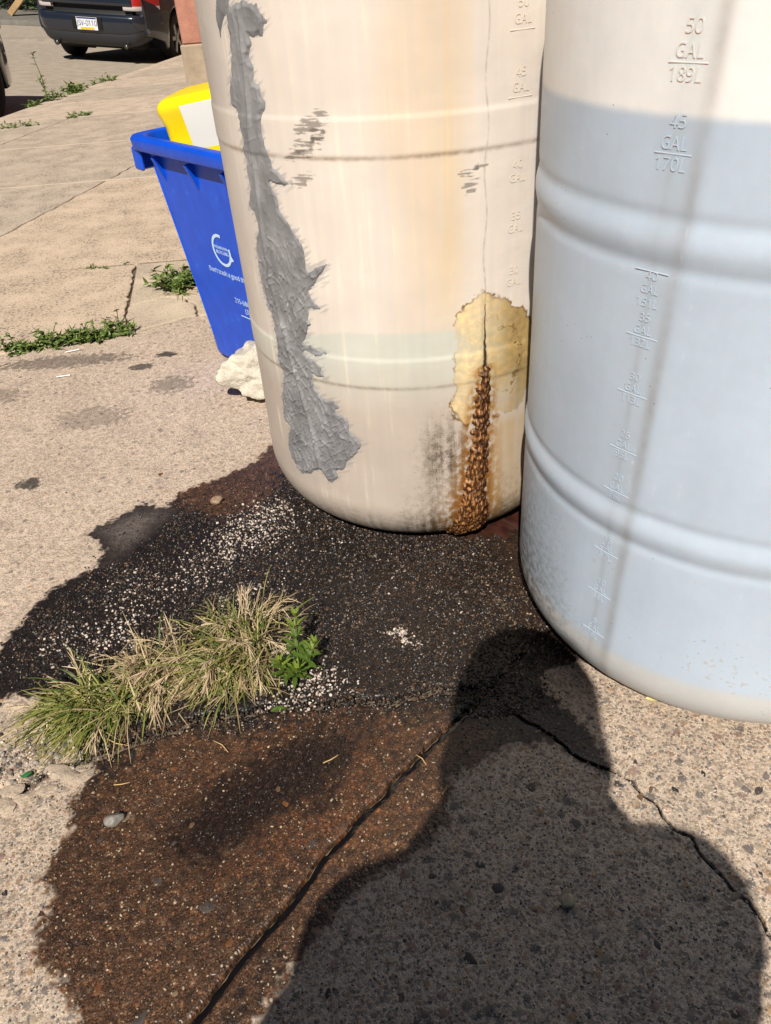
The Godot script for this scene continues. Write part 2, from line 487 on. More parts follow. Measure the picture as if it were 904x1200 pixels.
func stained_rows(k: int) -> void:
	var rows := DH / 32
	var a := PackedByteArray(); a.resize(rows * DW * 3)
	var rg := PackedByteArray(); rg.resize(rows * DW)
	var st: PackedByteArray = drum_in.streak
	var mo: PackedByteArray = drum_in.mo
	var fi: PackedByteArray = drum_in.fi
	var mid: PackedByteArray = drum_in.mid
	var resin := pairs(RESIN)
	for q in resin.size(): resin[q] = Vector2(deg_to_rad(resin[q].x) * LR, resin[q].y)
	var drip := pairs(DRIP)
	for q in drip.size(): drip[q] = Vector2(deg_to_rad(drip[q].x) * LR, drip[q].y)
	var patch := pairs(PATCH)
	for q in patch.size(): patch[q] = Vector2(deg_to_rad(patch[q].x) * LR, patch[q].y)
	var smudge := [[-27.9, 0.664, 5.0, 0.016], [-30.0, 0.645, 5.0, 0.010], [-31.5, 0.632, 5.5, 0.007], [-32.7, 0.601, 4.0, 0.009], [11.5, 0.602, 3.0, 0.007], [12.2, 0.590, 2.6, 0.005], [14.0, 0.608, 3.0, 0.004], [11.8, 0.580, 1.6, 0.004], [-27.0, 0.654, 3.4, 0.008]]
	var o := 0
	for yy in rows:
		var y := k * rows + yy
		var h := (1.0 - (y + 0.5) / DH) * 0.9
		for x in DW:
			var ph := (x + 0.5) / DW * 360.0 - 180.0
			var i := y * DW + x
			var w := fi[i] / 255.0 - 0.5
			var m := mo[i] / 255.0 - 0.5
			var e := mid[i] / 255.0 - 0.5
			var s := st[i] / 255.0 - 0.5
			var r := 0.818; var g := 0.780; var b := 0.742
			# weathered tan band, its wavy left edge, pinkish right side
			var wav := 2.2 * sin(h * 21.0) + 4.0 * m + 3.0 * s
			var band := clampf((ph + 13.0 + wav) / 9.0, 0.0, 1.0) * clampf((13.5 - ph + 6.0 * s) / 6.0, 0.0, 1.0) * clampf((h - 0.33) / 0.2, 0.2, 1.0)
			r = lerpf(r, 0.805, band); g = lerpf(g, 0.745, band); b = lerpf(b, 0.672, band)
			var core := exp(-pow((ph - 5.5 + 3.0 * s) / 4.0, 2.0)) * clampf((h - 0.35) / 0.15, 0.0, 1.0)
			r = lerpf(r, 0.790, core * clampf(0.55 + 1.3 * s + 0.5 * m, 0.0, 1.0));  g = lerpf(g, 0.718, core * clampf(0.55 + 1.3 * s + 0.5 * m, 0.0, 1.0)); b = lerpf(b, 0.610, core * clampf(0.55 + 1.3 * s + 0.5 * m, 0.0, 1.0))
			var side := clampf((-ph - 40.0) / 30.0, 0.0, 1.0)  # left flank darkened in the colour, as its shading
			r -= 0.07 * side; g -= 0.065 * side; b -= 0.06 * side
			# the liquid that is left inside shows as a paler, greener ring above a duller foot
			var lev := 0.40 - 0.04 * clampf((-ph - 25.0) / 35.0, 0.0, 1.0)
			var wet := clampf((lev - h) / 0.006 + 0.5, 0.0, 1.0)
			if wet > 0.0:
				var deep := clampf((0.36 - h) / 0.09, 0.0, 1.0)
				r = lerpf(r, lerpf(0.750, 0.695, deep), wet * 0.85); g = lerpf(g, lerpf(0.758, 0.650, deep), wet * 0.85); b = lerpf(b, lerpf(0.718, 0.605, deep), wet * 0.85)
			var q := 1.0 + 0.035 * s + 0.06 * m + 0.02 * w
			r *= q; g *= q * (1.0 - 0.01 * s); b *= q * (1.0 - 0.025 * s)
			var pale := clampf((s - 0.16) * 5.0, 0.0, 1.0) * clampf((m + 0.1) * 4.0, 0.0, 1.0) * (1.0 if ph < -8.0 else 0.3)
			r = lerpf(r, 0.90, pale * 0.5); g = lerpf(g, 0.85, pale * 0.5); b = lerpf(b, 0.79, pale * 0.5)
			var ro := 0.42
			# rows of grime: foot and right of the middle
			var grime := clampf((0.10 - h) / 0.10, 0.0, 1.0) * 0.55 + exp(-pow((h - 0.0) / 0.02, 2.0)) * 0.6
			grime += 0.75 * exp(-pow((ph - 4.0) / 7.0, 2.0)) * exp(-pow((h - 0.195) / 0.055, 2.0))
			grime += 0.55 * clampf((ph + 14.0) / 14.0, 0.0, 1.0) * clampf((0.16 - h) / 0.1, 0.0, 1.0)
			grime += 0.6 * exp(-pow((ph - 24.0) / 4.0, 2.0)) * clampf((0.10 - h) / 0.06, 0.0, 1.0)
			var gq := clampf(grime * (0.58 + 0.9 * e + 1.4 * w + 1.3 * s), 0.0, 0.85)
			r = lerpf(r, 0.20, gq); g = lerpf(g, 0.165, gq); b = lerpf(b, 0.125, gq)
			if w > 0.40 and grime > 0.08 and e > -0.1:
				r *= 0.45; g *= 0.42; b *= 0.4
			for c in [0.6275, 0.3160]:  # dark line painted under each rib, the shade of its step
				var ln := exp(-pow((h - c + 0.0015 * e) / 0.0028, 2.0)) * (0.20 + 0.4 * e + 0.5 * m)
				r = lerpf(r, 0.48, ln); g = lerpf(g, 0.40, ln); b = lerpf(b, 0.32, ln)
			for sm in smudge:
				var ax: float = (ph - sm[0]) / sm[2]
				var ay: float = (h - sm[1] - (ph - sm[0]) * 0.0012) / sm[3]
				var dd := ax * ax + ay * ay
				if dd < 1.2:
					var kk := clampf((1.0 - dd) * 0.9 + e * 1.3 + 2.2 * (mid[((y * 4) % DH) * DW + (x / 3 + y / 9) % DW] / 255.0 - 0.5) - 0.30, 0.0, 0.42)
					r = lerpf(r, 0.24, kk); g = lerpf(g, 0.22, kk); b = lerpf(b, 0.20, kk)
			if ph > -64.0 and ph < -16.0 and h > 0.09 and h < 0.80:
				var ps := poly_sd(Vector2(deg_to_rad(ph) * LR, h), patch)
				if ps > -0.03:
					var br := mid[((y * 2 + x) % DH) * DW + (x / 3 + y / 8) % DW] / 255.0 - 0.5
					var pk := clampf((1.0 + ps / 0.009) * 0.6 + br * 1.5 - 0.32 + 0.5 * m, 0.0, 0.4)
					r = lerpf(r, 0.52, pk); g = lerpf(g, 0.515, pk); b = lerpf(b, 0.52, pk)
			if ph > -2.0 and ph < 44.0 and h < 0.50:
				var at := Vector2(deg_to_rad(ph) * LR, h)
				var sd := poly_sd(at, resin) + e * 0.009 + m * 0.034 + w * 0.001
				if sd > -0.004:
					var k2 := clampf(sd / 0.003 + 0.5, 0.0, 1.0)
					var dk2 := clampf((ph - 15.0 + 8.0 * m) / 12.0, 0.0, 1.0)
					var rr := lerpf(0.800, 0.575, dk2); var gg := lerpf(0.705, 0.485, dk2); var bb := lerpf(0.515, 0.315, dk2)
					var tone := 1.0 + 0.30 * m + 0.22 * e + 0.1 * s
					k2 *= clampf(0.48 + 0.25 * e + 1.1 * m + 0.40 * dk2, 0.22, 0.95)
					r = lerpf(r, rr * tone, k2); g = lerpf(g, gg * tone, k2); b = lerpf(b, bb * tone, k2)
					ro = lerpf(ro, 0.3, k2)
					# dried outline and a few wandering tide marks
					var rim := exp(-pow(sd / 0.0016, 2.0)) * clampf(0.12 + e * 1.0 + m * 2.2 + 0.30 * dk2, 0.0, 0.75)
					rim = max(rim, exp(-pow((sd - 0.026 - e * 0.03) / 0.0014, 2.0)) * clampf(e * 3.0 + 0.35, 0.0, 0.8) * clampf(dk2 + 0.15, 0.0, 1.0))
					r = lerpf(r, 0.30, rim); g = lerpf(g, 0.20, rim); b = lerpf(b, 0.09, rim)
				# amber run-off round the hardened drip
				var dd2 := poly_sd(at, drip)
				if h < 0.34:
					var am := exp(-pow(min(dd2, 0.0) / (0.010 + 0.02 * clampf((0.3 - h) / 0.3, 0.0, 1.0)), 2.0)) * clampf(0.62 + e * 1.6 + s * 1.2, 0.0, 0.92)
					r = lerpf(r, 0.47, am); g = lerpf(g, 0.285, am); b = lerpf(b, 0.10, am)
					var tan := clampf((ph - 18.0) / 2.0, 0.0, 1.0) * clampf((0.25 - h) / 0.02, 0.0, 1.0) * 0.55 * clampf(0.8 + s, 0.0, 1.0)
					r = lerpf(r, 0.66, tan); g = lerpf(g, 0.55, tan); b = lerpf(b, 0.38, tan)
				# the split in the wall that the drip came out of
				if h > 0.325 and h < 0.43:
					var wd := 0.0006 + 0.0022 * clampf((0.40 - h) / 0.07, 0.0, 1.0)
					var cx := exp(-pow((at.x - deg_to_rad(16.3) * LR + 0.002 * e) / wd, 2.0))
					r = lerpf(r, 0.10, cx); g = lerpf(g, 0.06, cx); b = lerpf(b, 0.03, cx)
			# mould line with its dirt
			var sx := exp(-pow((ph - 16.0 - 0.4 * sin(h * 60.0)) / 0.22, 2.0)) * (0.25 + 0.5 * e)
			if sx > 0.0: r = lerpf(r, 0.50, sx); g = lerpf(g, 0.45, sx); b = lerpf(b, 0.38, sx)
			a[o * 3] = int(clampf(r, 0.02, 0.93) * 255.0); a[o * 3 + 1] = int(clampf(g, 0.02, 0.93) * 255.0); a[o * 3 + 2] = int(clampf(b, 0.02, 0.93) * 255.0)
			rg[o] = int(clampf(ro + 0.25 * gq + 0.1 * e, 0.2, 1.0) * 255.0)
			o += 1
	drum_out[k] = [a, rg]

func clean_rows(k: int) -> void:
	var rows := DH / 32
	var a := PackedByteArray(); a.resize(rows * DW * 3)
	var rg := PackedByteArray(); rg.resize(rows * DW)
	var st: PackedByteArray = drum_in.streak
	var mo: PackedByteArray = drum_in.mo
	var fi: PackedByteArray = drum_in.fi
	var mid: PackedByteArray = drum_in.mid
	var o := 0
	for yy in rows:
		var y := k * rows + yy
		var h := (1.0 - (y + 0.5) / DH) * 0.9
		for x in DW:
			var ph := (x + 0.5) / DW * 360.0 - 180.0
			var i := y * DW + (x + 700) % DW
			var w := fi[i] / 255.0 - 0.5
			var m := mo[i] / 255.0 - 0.5
			var e := mid[i] / 255.0 - 0.5
			var s := st[i] / 255.0 - 0.5
			var r := 0.895; var g := 0.892; var b := 0.885
			var wl := clampf((0.708 - h) / 0.010 + 0.5, 0.0, 1.0)          # water inside up to here
			wl = wl * wl * (3.0 - 2.0 * wl)
			var foot := clampf((0.098 + 0.004 * m - h) / 0.012 + 0.5, 0.0, 1.0)
			r = lerpf(r, 0.700, wl); g = lerpf(g, 0.750, wl); b = lerpf(b, 0.808, wl)
			r = lerpf(r, 0.735, foot); g = lerpf(g, 0.742, foot); b = lerpf(b, 0.742, foot)
			var q := 1.0 + 0.05 * m + 0.014 * w + 0.011 * s + 0.014 * e
			r *= q; g *= q; b *= q
			var se := -48.4 + 5.9 * (h - 0.4)
			var sx := exp(-pow((ph - se) / 1.25, 2.0)) * (0.30 + 0.35 * m + 0.12 * e)
			sx += exp(-pow((ph - se + 4.6) / 0.7, 2.0)) * 0.13 * clampf(1.0 + 3.0 * m, 0.0, 1.0)
			r = lerpf(r, 0.46, sx); g = lerpf(g, 0.44, sx); b = lerpf(b, 0.42, sx)
			var band := clampf((ph - se + 9.0) / 4.0, 0.0, 1.0) * clampf((se - ph) / 1.0, 0.0, 1.0) * 0.10
			r = lerpf(r, 0.55, band); g = lerpf(g, 0.54, band); b = lerpf(b, 0.53, band)
			# splashed dirt low on the side towards the spill
			var grime := clampf((-ph - 62.0) / 26.0, 0.0, 1.0) * clampf((0.30 - h) / 0.22, 0.0, 1.0) * 0.8 + 0.16 * clampf((0.05 - h) / 0.05, 0.0, 1.0)
			grime += 0.22 * clampf((-ph - 50.0) / 20.0, 0.0, 1.0) * clampf((0.17 - h) / 0.1, 0.0, 1.0)
			var gq := clampf(grime * (0.55 + 1.0 * e + 1.1 * w), 0.0, 0.8)
			r = lerpf(r, 0.27, gq); g = lerpf(g, 0.245, gq); b = lerpf(b, 0.22, gq)
			if w > 0.415 and (grime > 0.05 or (m > 0.18 and w > 0.455)): r *= 0.4; g *= 0.4; b *= 0.4
			var tan := clampf(e * 2.4 + m * 1.6 - 1.0, 0.0, 0.35) * clampf((0.35 - h) / 0.2, 0.0, 1.0)
			r = lerpf(r, 0.62, tan); g = lerpf(g, 0.58, tan); b = lerpf(b, 0.50, tan)
			var scuff := clampf((s - 0.30) * 6.0, 0.0, 1.0) * clampf((e - 0.1) * 5.0, 0.0, 1.0) * 0.35
			r = lerpf(r, 0.88, scuff); g = lerpf(g, 0.89, scuff); b = lerpf(b, 0.90, scuff)
			a[o * 3] = int(clampf(r, 0.02, 0.93) * 255.0); a[o * 3 + 1] = int(clampf(g, 0.02, 0.93) * 255.0); a[o * 3 + 2] = int(clampf(b, 0.02, 0.93) * 255.0)
			rg[o] = int(clampf(0.36 + 0.4 * gq + 0.12 * e, 0.2, 1.0) * 255.0)
			o += 1
	drum_out[k] = [a, rg]

func drum_material(rows: Callable) -> StandardMaterial3D:
	drum_out.clear(); drum_out.resize(32)
	run_group(rows, 32)
	var m := StandardMaterial3D.new()
	m.albedo_texture = tex(Image.create_from_data(DW, DH, false, Image.FORMAT_RGB8, gather(drum_out, 0)))
	m.roughness = 1.0
	m.roughness_texture = tex(Image.create_from_data(DW, DH, false, Image.FORMAT_L8, gather(drum_out, 1)))
	m.roughness_texture_channel = BaseMaterial3D.TEXTURE_CHANNEL_RED
	m.subsurf_scatter_enabled = true
	m.subsurf_scatter_strength = 0.12
	m.metallic_specular = 0.4
	m.normal_enabled = true
	m.normal_texture = drum_in.normal
	m.normal_scale = 0.14
	return m

func letters(text: String, size: float, depth: float) -> Array:      # arrays of a TextMesh about its own middle
	var t := TextMesh.new()
	var f := SystemFont.new()
	f.font_names = PackedStringArray(["Droid Sans"])
	t.font = f
	t.text = text
	t.font_size = 32
	t.pixel_size = size / 32.0
	t.depth = depth
	t.curve_step = 1.0
	t.line_spacing = 0.0
	return t.surface_get_arrays(0) if t.get_surface_count() > 0 else t.get_mesh_arrays()

func bent_letters(text: String, size: float, ph: float, h: float, R: float, bars: Array, slant := 0.0, depth := 0.00055) -> ArrayMesh:
	var s := Shape.new()
	var arr := letters(text, size, depth)
	var V: PackedVector3Array = arr[Mesh.ARRAY_VERTEX]
	var I: PackedInt32Array = arr[Mesh.ARRAY_INDEX]
	for q in V: s.p(Vector3(q.x + slant * q.y, q.y, q.z))
	for q in I: s.ix.append(q)
	for bar in bars: s.box(Transform3D(Basis.IDENTITY, Vector3(0, bar, 0)), Vector3(0.034, 0.0011, 0.0007), 0.0002)
	for k in s.v.size():
		var q := s.v[k]
		var a := deg_to_rad(ph) + q.x / R
		var r := R + q.z + 0.0008 * sin(a * 3.0 + (h + q.y) * 9.0)
		s.v[k] = Vector3(r * sin(a), h + q.y, r * cos(a))
	return s.done(false)

# a skin smeared on the side of a drum: outline in (degrees, metres up), thickness from a callable
func smear(outline: Array, R: float, step: float, rad: Callable, thick: Callable, tint: Callable, edge_noise: FastNoiseLite, jag: float) -> ArrayMesh:
	var g := pairs(outline)
	for q in g.size(): g[q] = Vector2(deg_to_rad(g[q].x) * R, g[q].y)
	var lo := g[0]; var hi := g[0]
	for q in g: lo = lo.min(q); hi = hi.max(q)
	lo -= Vector2.ONE * 0.012; hi += Vector2.ONE * 0.012
	var nx := int((hi.x - lo.x) / step) + 1
	var ny := int((hi.y - lo.y) / step) + 1
	var sd := PackedFloat32Array(); sd.resize(nx * ny)
	for y in ny:
		for x in nx:
			var q := lo + Vector2(x, y) * step
			sd[y * nx + x] = poly_sd(q, g) + edge_noise.get_noise_2d(q.x * 1000.0, q.y * 1000.0) * jag if q.y >= 0.0 else -1.0
	var s := Shape.new()
	var id := PackedInt32Array(); id.resize(nx * ny); id.fill(-1)
	for y in ny - 1:
		for x in nx - 1:
			var c := [y * nx + x, y * nx + x + 1, (y + 1) * nx + x + 1, (y + 1) * nx + x]
			if max(max(sd[c[0]], sd[c[1]]), max(sd[c[2]], sd[c[3]])) < 0.0: continue
			for k in c:
				if id[k] < 0:
					var q := lo + Vector2(k % nx, k / nx) * step
					var a := q.x / R
					var r: float = rad.call(q.y) + thick.call(q, sd[k])
					id[k] = s.p(Vector3(r * sin(a), max(q.y, 0.001), r * cos(a)), q * 10.0, tint.call(q, sd[k]))
			s.quad(id[c[0]], id[c[1]], id[c[2]], id[c[3]])
	for k in range(0, s.ix.size(), 3):
		var t := s.ix[k + 1]; s.ix[k + 1] = s.ix[k + 2]; s.ix[k + 2] = t
	# faces look outward
	var f := (s.v[s.ix[2]] - s.v[s.ix[0]]).cross(s.v[s.ix[1]] - s.v[s.ix[0]])
	if f.dot(Vector3(s.v[s.ix[0]].x, 0, s.v[s.ix[0]].z)) < 0.0:
		for k in range(0, s.ix.size(), 3):
			var t := s.ix[k + 1]; s.ix[k + 1] = s.ix[k + 2]; s.ix[k + 2] = t
	return s.done()

func bung(parent: Node, at: Vector3, called: String) -> void:
	put(called, lathe([Vector2(0.0, 0.012), Vector2(0.024, 0.012), Vector2(0.028, 0.009), Vector2(0.03, 0.0), Vector2(0.034, 0.0), Vector2(0.036, -0.004)], 24), M.bung, parent, Transform3D(Basis.IDENTITY, at))

func build_drums() -> void:
	var si := noise(40, 0.045, FastNoiseLite.TYPE_SIMPLEX, 4).get_image(DW, 40)
	si.convert(Image.FORMAT_L8)
	si.resize(DW, DH, Image.INTERPOLATE_CUBIC)
	drum_in.streak = si.get_data()
	drum_in.mo = l8(noise(41, 0.006, FastNoiseLite.TYPE_SIMPLEX_SMOOTH, 4), DW, DH)
	drum_in.fi = l8(noise(42, 0.45, FastNoiseLite.TYPE_SIMPLEX, 2), DW, DH)
	drum_in.mid = l8(noise(43, 0.05, FastNoiseLite.TYPE_SIMPLEX, 3), DW, DH)
	var bump := noise(44, 0.05, FastNoiseLite.TYPE_SIMPLEX, 3).get_image(512, 512)
	bump.convert(Image.FORMAT_RGBA8)
	bump.bump_map_to_normal_map(1.0)
	drum_in.normal = tex(bump)
	M.stained = drum_material(stained_rows)
	M.clean = drum_material(clean_rows)
	M.clean.normal_scale = 0.08
	M.clean.subsurf_scatter_strength = 0.4
	drum_in.clear(); drum_out.clear()
	# stained drum
	var L := base("plastic_drum", Vector3(LX, 0.0, LZ))
	tag(L, "stained cream plastic drum patched with grey sealant, leaking brown resin", "drum")
	var hoopsL := [0.6495, 0.3375]
	var radL := func(h): return drum_radius(h, LR, hoopsL, 0.0012, 0.10)
	put("shell", drum_shell(LR, hoopsL, 0.0012, 0.10, 16.0, 0.0), M.stained, L)
	var wr := noise(51, 0.020, FastNoiseLite.TYPE_SIMPLEX, 3)
	wr.fractal_type = FastNoiseLite.FRACTAL_RIDGED
	var wr2 := noise(52, 0.055, FastNoiseLite.TYPE_SIMPLEX, 2)
	wr2.fractal_type = FastNoiseLite.FRACTAL_RIDGED
	var en := noise(53, 0.030, FastNoiseLite.TYPE_SIMPLEX, 3)
	var lump := noise(54, 0.012, FastNoiseLite.TYPE_SIMPLEX, 2)
	var thick := func(q: Vector2, sd: float) -> float:
		var e := clampf(sd / 0.005, -0.2, 1.0)
		var mm := q * 1000.0
		var line_x := -0.236 + 0.012 * sin(q.y * 9.0) + 0.030 * clampf((0.45 - q.y) / 0.3, 0.0, 1.0)
		var spine := exp(-pow((q.x - line_x) / 0.0035, 2.0)) * 0.003
		var skew := Vector2(mm.x * 0.8 + mm.y * 0.6, mm.y * 0.5 - mm.x * 0.75) if q.y < 0.52 else Vector2(mm.x, mm.y * 0.45)
		var a := pow(clampf(0.5 + 0.5 * wr.get_noise_2d(skew.x * 1.8, skew.y * 0.75), 0.0, 1.0), 6.0)
		var b := pow(clampf(0.5 + 0.5 * wr2.get_noise_2d(skew.x * 0.45, skew.y * 1.2), 0.0, 1.0), 5.0)
		var busy := 0.35 + 0.65 * clampf((0.55 - q.y) / 0.1, 0.0, 1.0)
		var lip := exp(-pow((sd - 0.004) / 0.0022, 2.0)) * 0.0012
		return e * (0.0019 + 0.0009 * lump.get_noise_2d(mm.x, mm.y)) + max(e, 0.0) * (spine + (0.0040 * a + 0.0022 * b) * busy + lip * 0.4) - 0.0004
	var grey := func(q: Vector2, sd: float) -> Color:
		var n := lump.get_noise_2d(q.x * 900.0, q.y * 900.0) + 0.7 * wr.get_noise_2d(q.x * 1500.0 + q.y * 600.0, q.y * 500.0 - q.x * 700.0)
		var k := 0.205 + 0.05 * n
		return Color(k, k * 1.0, k * 1.04)
	put("sealant_patch", smear(PATCH, LR, 0.00125, radL, thick, grey, en, 0.0045), M.sealant, L)
	put("sealant_patch", smear(STROKE, LR, 0.0022, radL, thick, grey, en, 0.003), M.sealant, L)
	var knob := cells(61, 0.16, FastNoiseLite.RETURN_DISTANCE)
	var knob2 := noise(62, 0.09, FastNoiseLite.TYPE_SIMPLEX, 3)
	var fib := noise(65, 0.16, FastNoiseLite.TYPE_SIMPLEX, 3)
	var drip_t := func(q: Vector2, sd: float) -> float:
		var e := sqrt(clampf(sd / 0.016, 0.0, 1.0))
		var mm := q * 1000.0
		var c := 0.85 * fib.get_noise_2d(mm.x * 1.8, mm.y * 0.4) + 0.55 * knob2.get_noise_2d(mm.x, mm.y * 0.5) - 0.2 * knob.get_noise_2d(mm.x * 2.0, mm.y * 1.4)
		var foot := clampf((0.05 - q.y) / 0.05, 0.0, 1.0)
		return e * (0.010 + 0.0032 * c + 0.010 * foot) - 0.001
	var drip_c := func(q: Vector2, sd: float) -> Color:
		var n := knob2.get_noise_2d(q.x * 1700.0 + 99.0, q.y * 800.0)
		var c := fib.get_noise_2d(q.x * 1800.0, q.y * 400.0)
		var k := clampf(0.36 + 0.75 * n + 0.85 * c - 0.42 * clampf((q.x - 0.068) / 0.02, 0.0, 1.0), 0.0, 1.0)  # right half darkened so the left looks lit, put into the colour
		return Color(0.040, 0.014, 0.006).lerp(Color(0.40, 0.185, 0.058), k * k)
	put("hardened_drip", smear(DRIP, LR, 0.0013, radL, drip_t, drip_c, noise(63, 0.06, FastNoiseLite.TYPE_SIMPLEX, 2), 0.005), M.resin, L)
	var pd := Shape.new()
	var pn := noise(64, 30.0, FastNoiseLite.TYPE_SIMPLEX, 3)
	for i in 9:
		for k in 41:
			var a := deg_to_rad(lerpf(6.0, 62.0, k / 40.0))
			var f := sin(PI * k / 40.0)
			var r := lerpf(0.17, 0.225 + 0.052 * f + 0.016 * pn.get_noise_2d(k * 0.01, 0.5), i / 8.0)
			var q := Vector3(r * sin(a), 0.0, r * cos(a))
			q.y = 0.0005 + 0.010 * f * sqrt(1.0 - pow(i / 8.0, 2.0)) * (0.8 + 0.5 * pn.get_noise_2d(q.x, q.z))
			pd.p(q, Vector2.ZERO, Color(0.045, 0.014, 0.008).lerp(Color(0.02, 0.008, 0.006), 0.5 + pn.get_noise_2d(q.x + 3.0, q.z)))
	pd.weave(0, 9, 41)
	put("resin_puddle", pd.done(), M.resin, L)
	for k in [["50\nGAL", 0.766], ["45\nGAL", 0.697], ["40\nGAL", 0.595], ["35\nGAL", 0.532], ["30\nGAL", 0.460]]:
		put("gallon_mark", bent_letters(k[0], 0.0135, 25.2, k[1], LR + 0.0005, [-0.0185] if k[1] > 0.6 else [], 0.0, 0.0003), M.mark_cream, L)
	bung(L, Vector3(-0.15, 0.884, 0.08), "bung"); bung(L, Vector3(0.16, 0.884, -0.06), "bung")
	# clean drum
	var R := base("plastic_drum", Vector3(RX, 0.0, RZ))
	tag(R, "clean white plastic drum nearly full of water, tinted blue below the waterline", "drum")
	var hoopsR := [0.607, 0.297]
	put("shell", drum_shell(RR, hoopsR, 0.0028, 0.085, -48.4, 5.9), M.clean, R)
	for k in [["50", "GAL", "189L", 0.754], ["45", "GAL", "170L", 0.688], ["40", "GAL", "151L", 0.564], ["35", "GAL", "132L", 0.524], ["30", "GAL", "113L", 0.462], ["25", "GAL", "95L", 0.395], ["20", "GAL", "76L", 0.340], ["15", "GAL", "57L", 0.252], ["10", "GAL", "38L", 0.186], ["5", "GAL", "19L", 0.120]]:
		var ph: float = -54.4 + (k[3] - 0.12) / 0.634 * 3.4
		var bar := [0.0168] if k[0] == "40" else [-0.0064 if k[3] < 0.6 else -0.0080]
		put("gallon_mark", bent_letters("%s\n%s\n%s" % [k[0], k[1], k[2]], 0.0138 if k[3] > 0.6 else 0.0108, ph, k[3], RR + 0.0005, bar, 0.06, 0.0004), M.mark_blue if k[3] < 0.70 else M.mark_white, R)
	bung(R, Vector3(-0.1, 0.884, 0.15), "bung"); bung(R, Vector3(0.12, 0.884, -0.14), "bung")

# ---------------------------------------------------------------- pavement
func curb_x(z: float) -> float:
	return -2.66 + 0.20 * clampf((-6.6 - z) / 7.1, -1.0, 3.0)

func pave_y(z: float) -> float:
	return 0.0 if z > -6.2 else (z + 6.2) * 0.036

func road_y(x: float, z: float) -> float:
	var d := maxf(curb_x(z) - x, 0.0)
	var sl := lerpf(0.025, 0.106, smoothstep(-6.5, -12.5, z))
	return pave_y(maxf(z, -22.0)) - 0.115 + sl * minf(d, 9.0)

func jitter_line(a: Array, step: float, amp: float, seed_: int) -> PackedVector2Array:
	var g := pairs(a)
	var n := noise(seed_, 12.0, FastNoiseLite.TYPE_SIMPLEX, 3)
	var o := PackedVector2Array()
	for k in g.size() - 1:
		var d := g[k + 1] - g[k]
		var c := maxi(1, int(d.length() / step))
		for j in c:
			var q := g[k] + d * j / c
			var ends := clampf(minf(q.distance_to(g[0]), q.distance_to(g[g.size() - 1])) / 0.03, 0.0, 1.0)
			o.append(q + Vector2(n.get_noise_2d(q.x, q.y), n.get_noise_2d(q.x + 31.0, q.y)) * amp * ends)
	o.append(g[g.size() - 1])
	return o

func joined(parts: Array) -> PackedVector2Array:
	var o := PackedVector2Array()
	for q in parts:
		for w in q:
			if o.is_empty() or o[o.size() - 1].distance_to(w) > 0.003: o.append(w)
	if o[0].distance_to(o[o.size() - 1]) < 0.003: o.remove_at(o.size() - 1)
	return o

func rev(a: PackedVector2Array) -> PackedVector2Array:
	var o := a.duplicate(); o.reverse(); return o

func area(a: PackedVector2Array) -> float:
	var t := 0.0
	for k in a.size(): t += a[k].cross(a[(k + 1) % a.size()])
	return t * 0.5

func slab(poly: PackedVector2Array, gap: float, bevel: float, m: Material, parent: Node, called := "concrete_slab") -> void:
	if m == M.near:                        # the unique map covers one square; what lies outside it is plain concrete
		var e := 0.004
		var sq := PackedVector2Array([Vector2(NEAR_X + e, NEAR_Z + e), Vector2(NEAR_X + NEAR_S - e, NEAR_Z + e), Vector2(NEAR_X + NEAR_S - e, NEAR_Z + NEAR_S - e), Vector2(NEAR_X + e, NEAR_Z + NEAR_S - e)])
		for q in Geometry2D.clip_polygons(poly, sq):
			if not Geometry2D.is_polygon_clockwise(q) and absf(area(q)) > 0.003: slab(q, gap, bevel, M.far, parent, called)
		for q in Geometry2D.intersect_polygons(poly, sq): slab_piece(q, gap, bevel, m, parent, called)
		return
	slab_piece(poly, gap, bevel, m, parent, called)

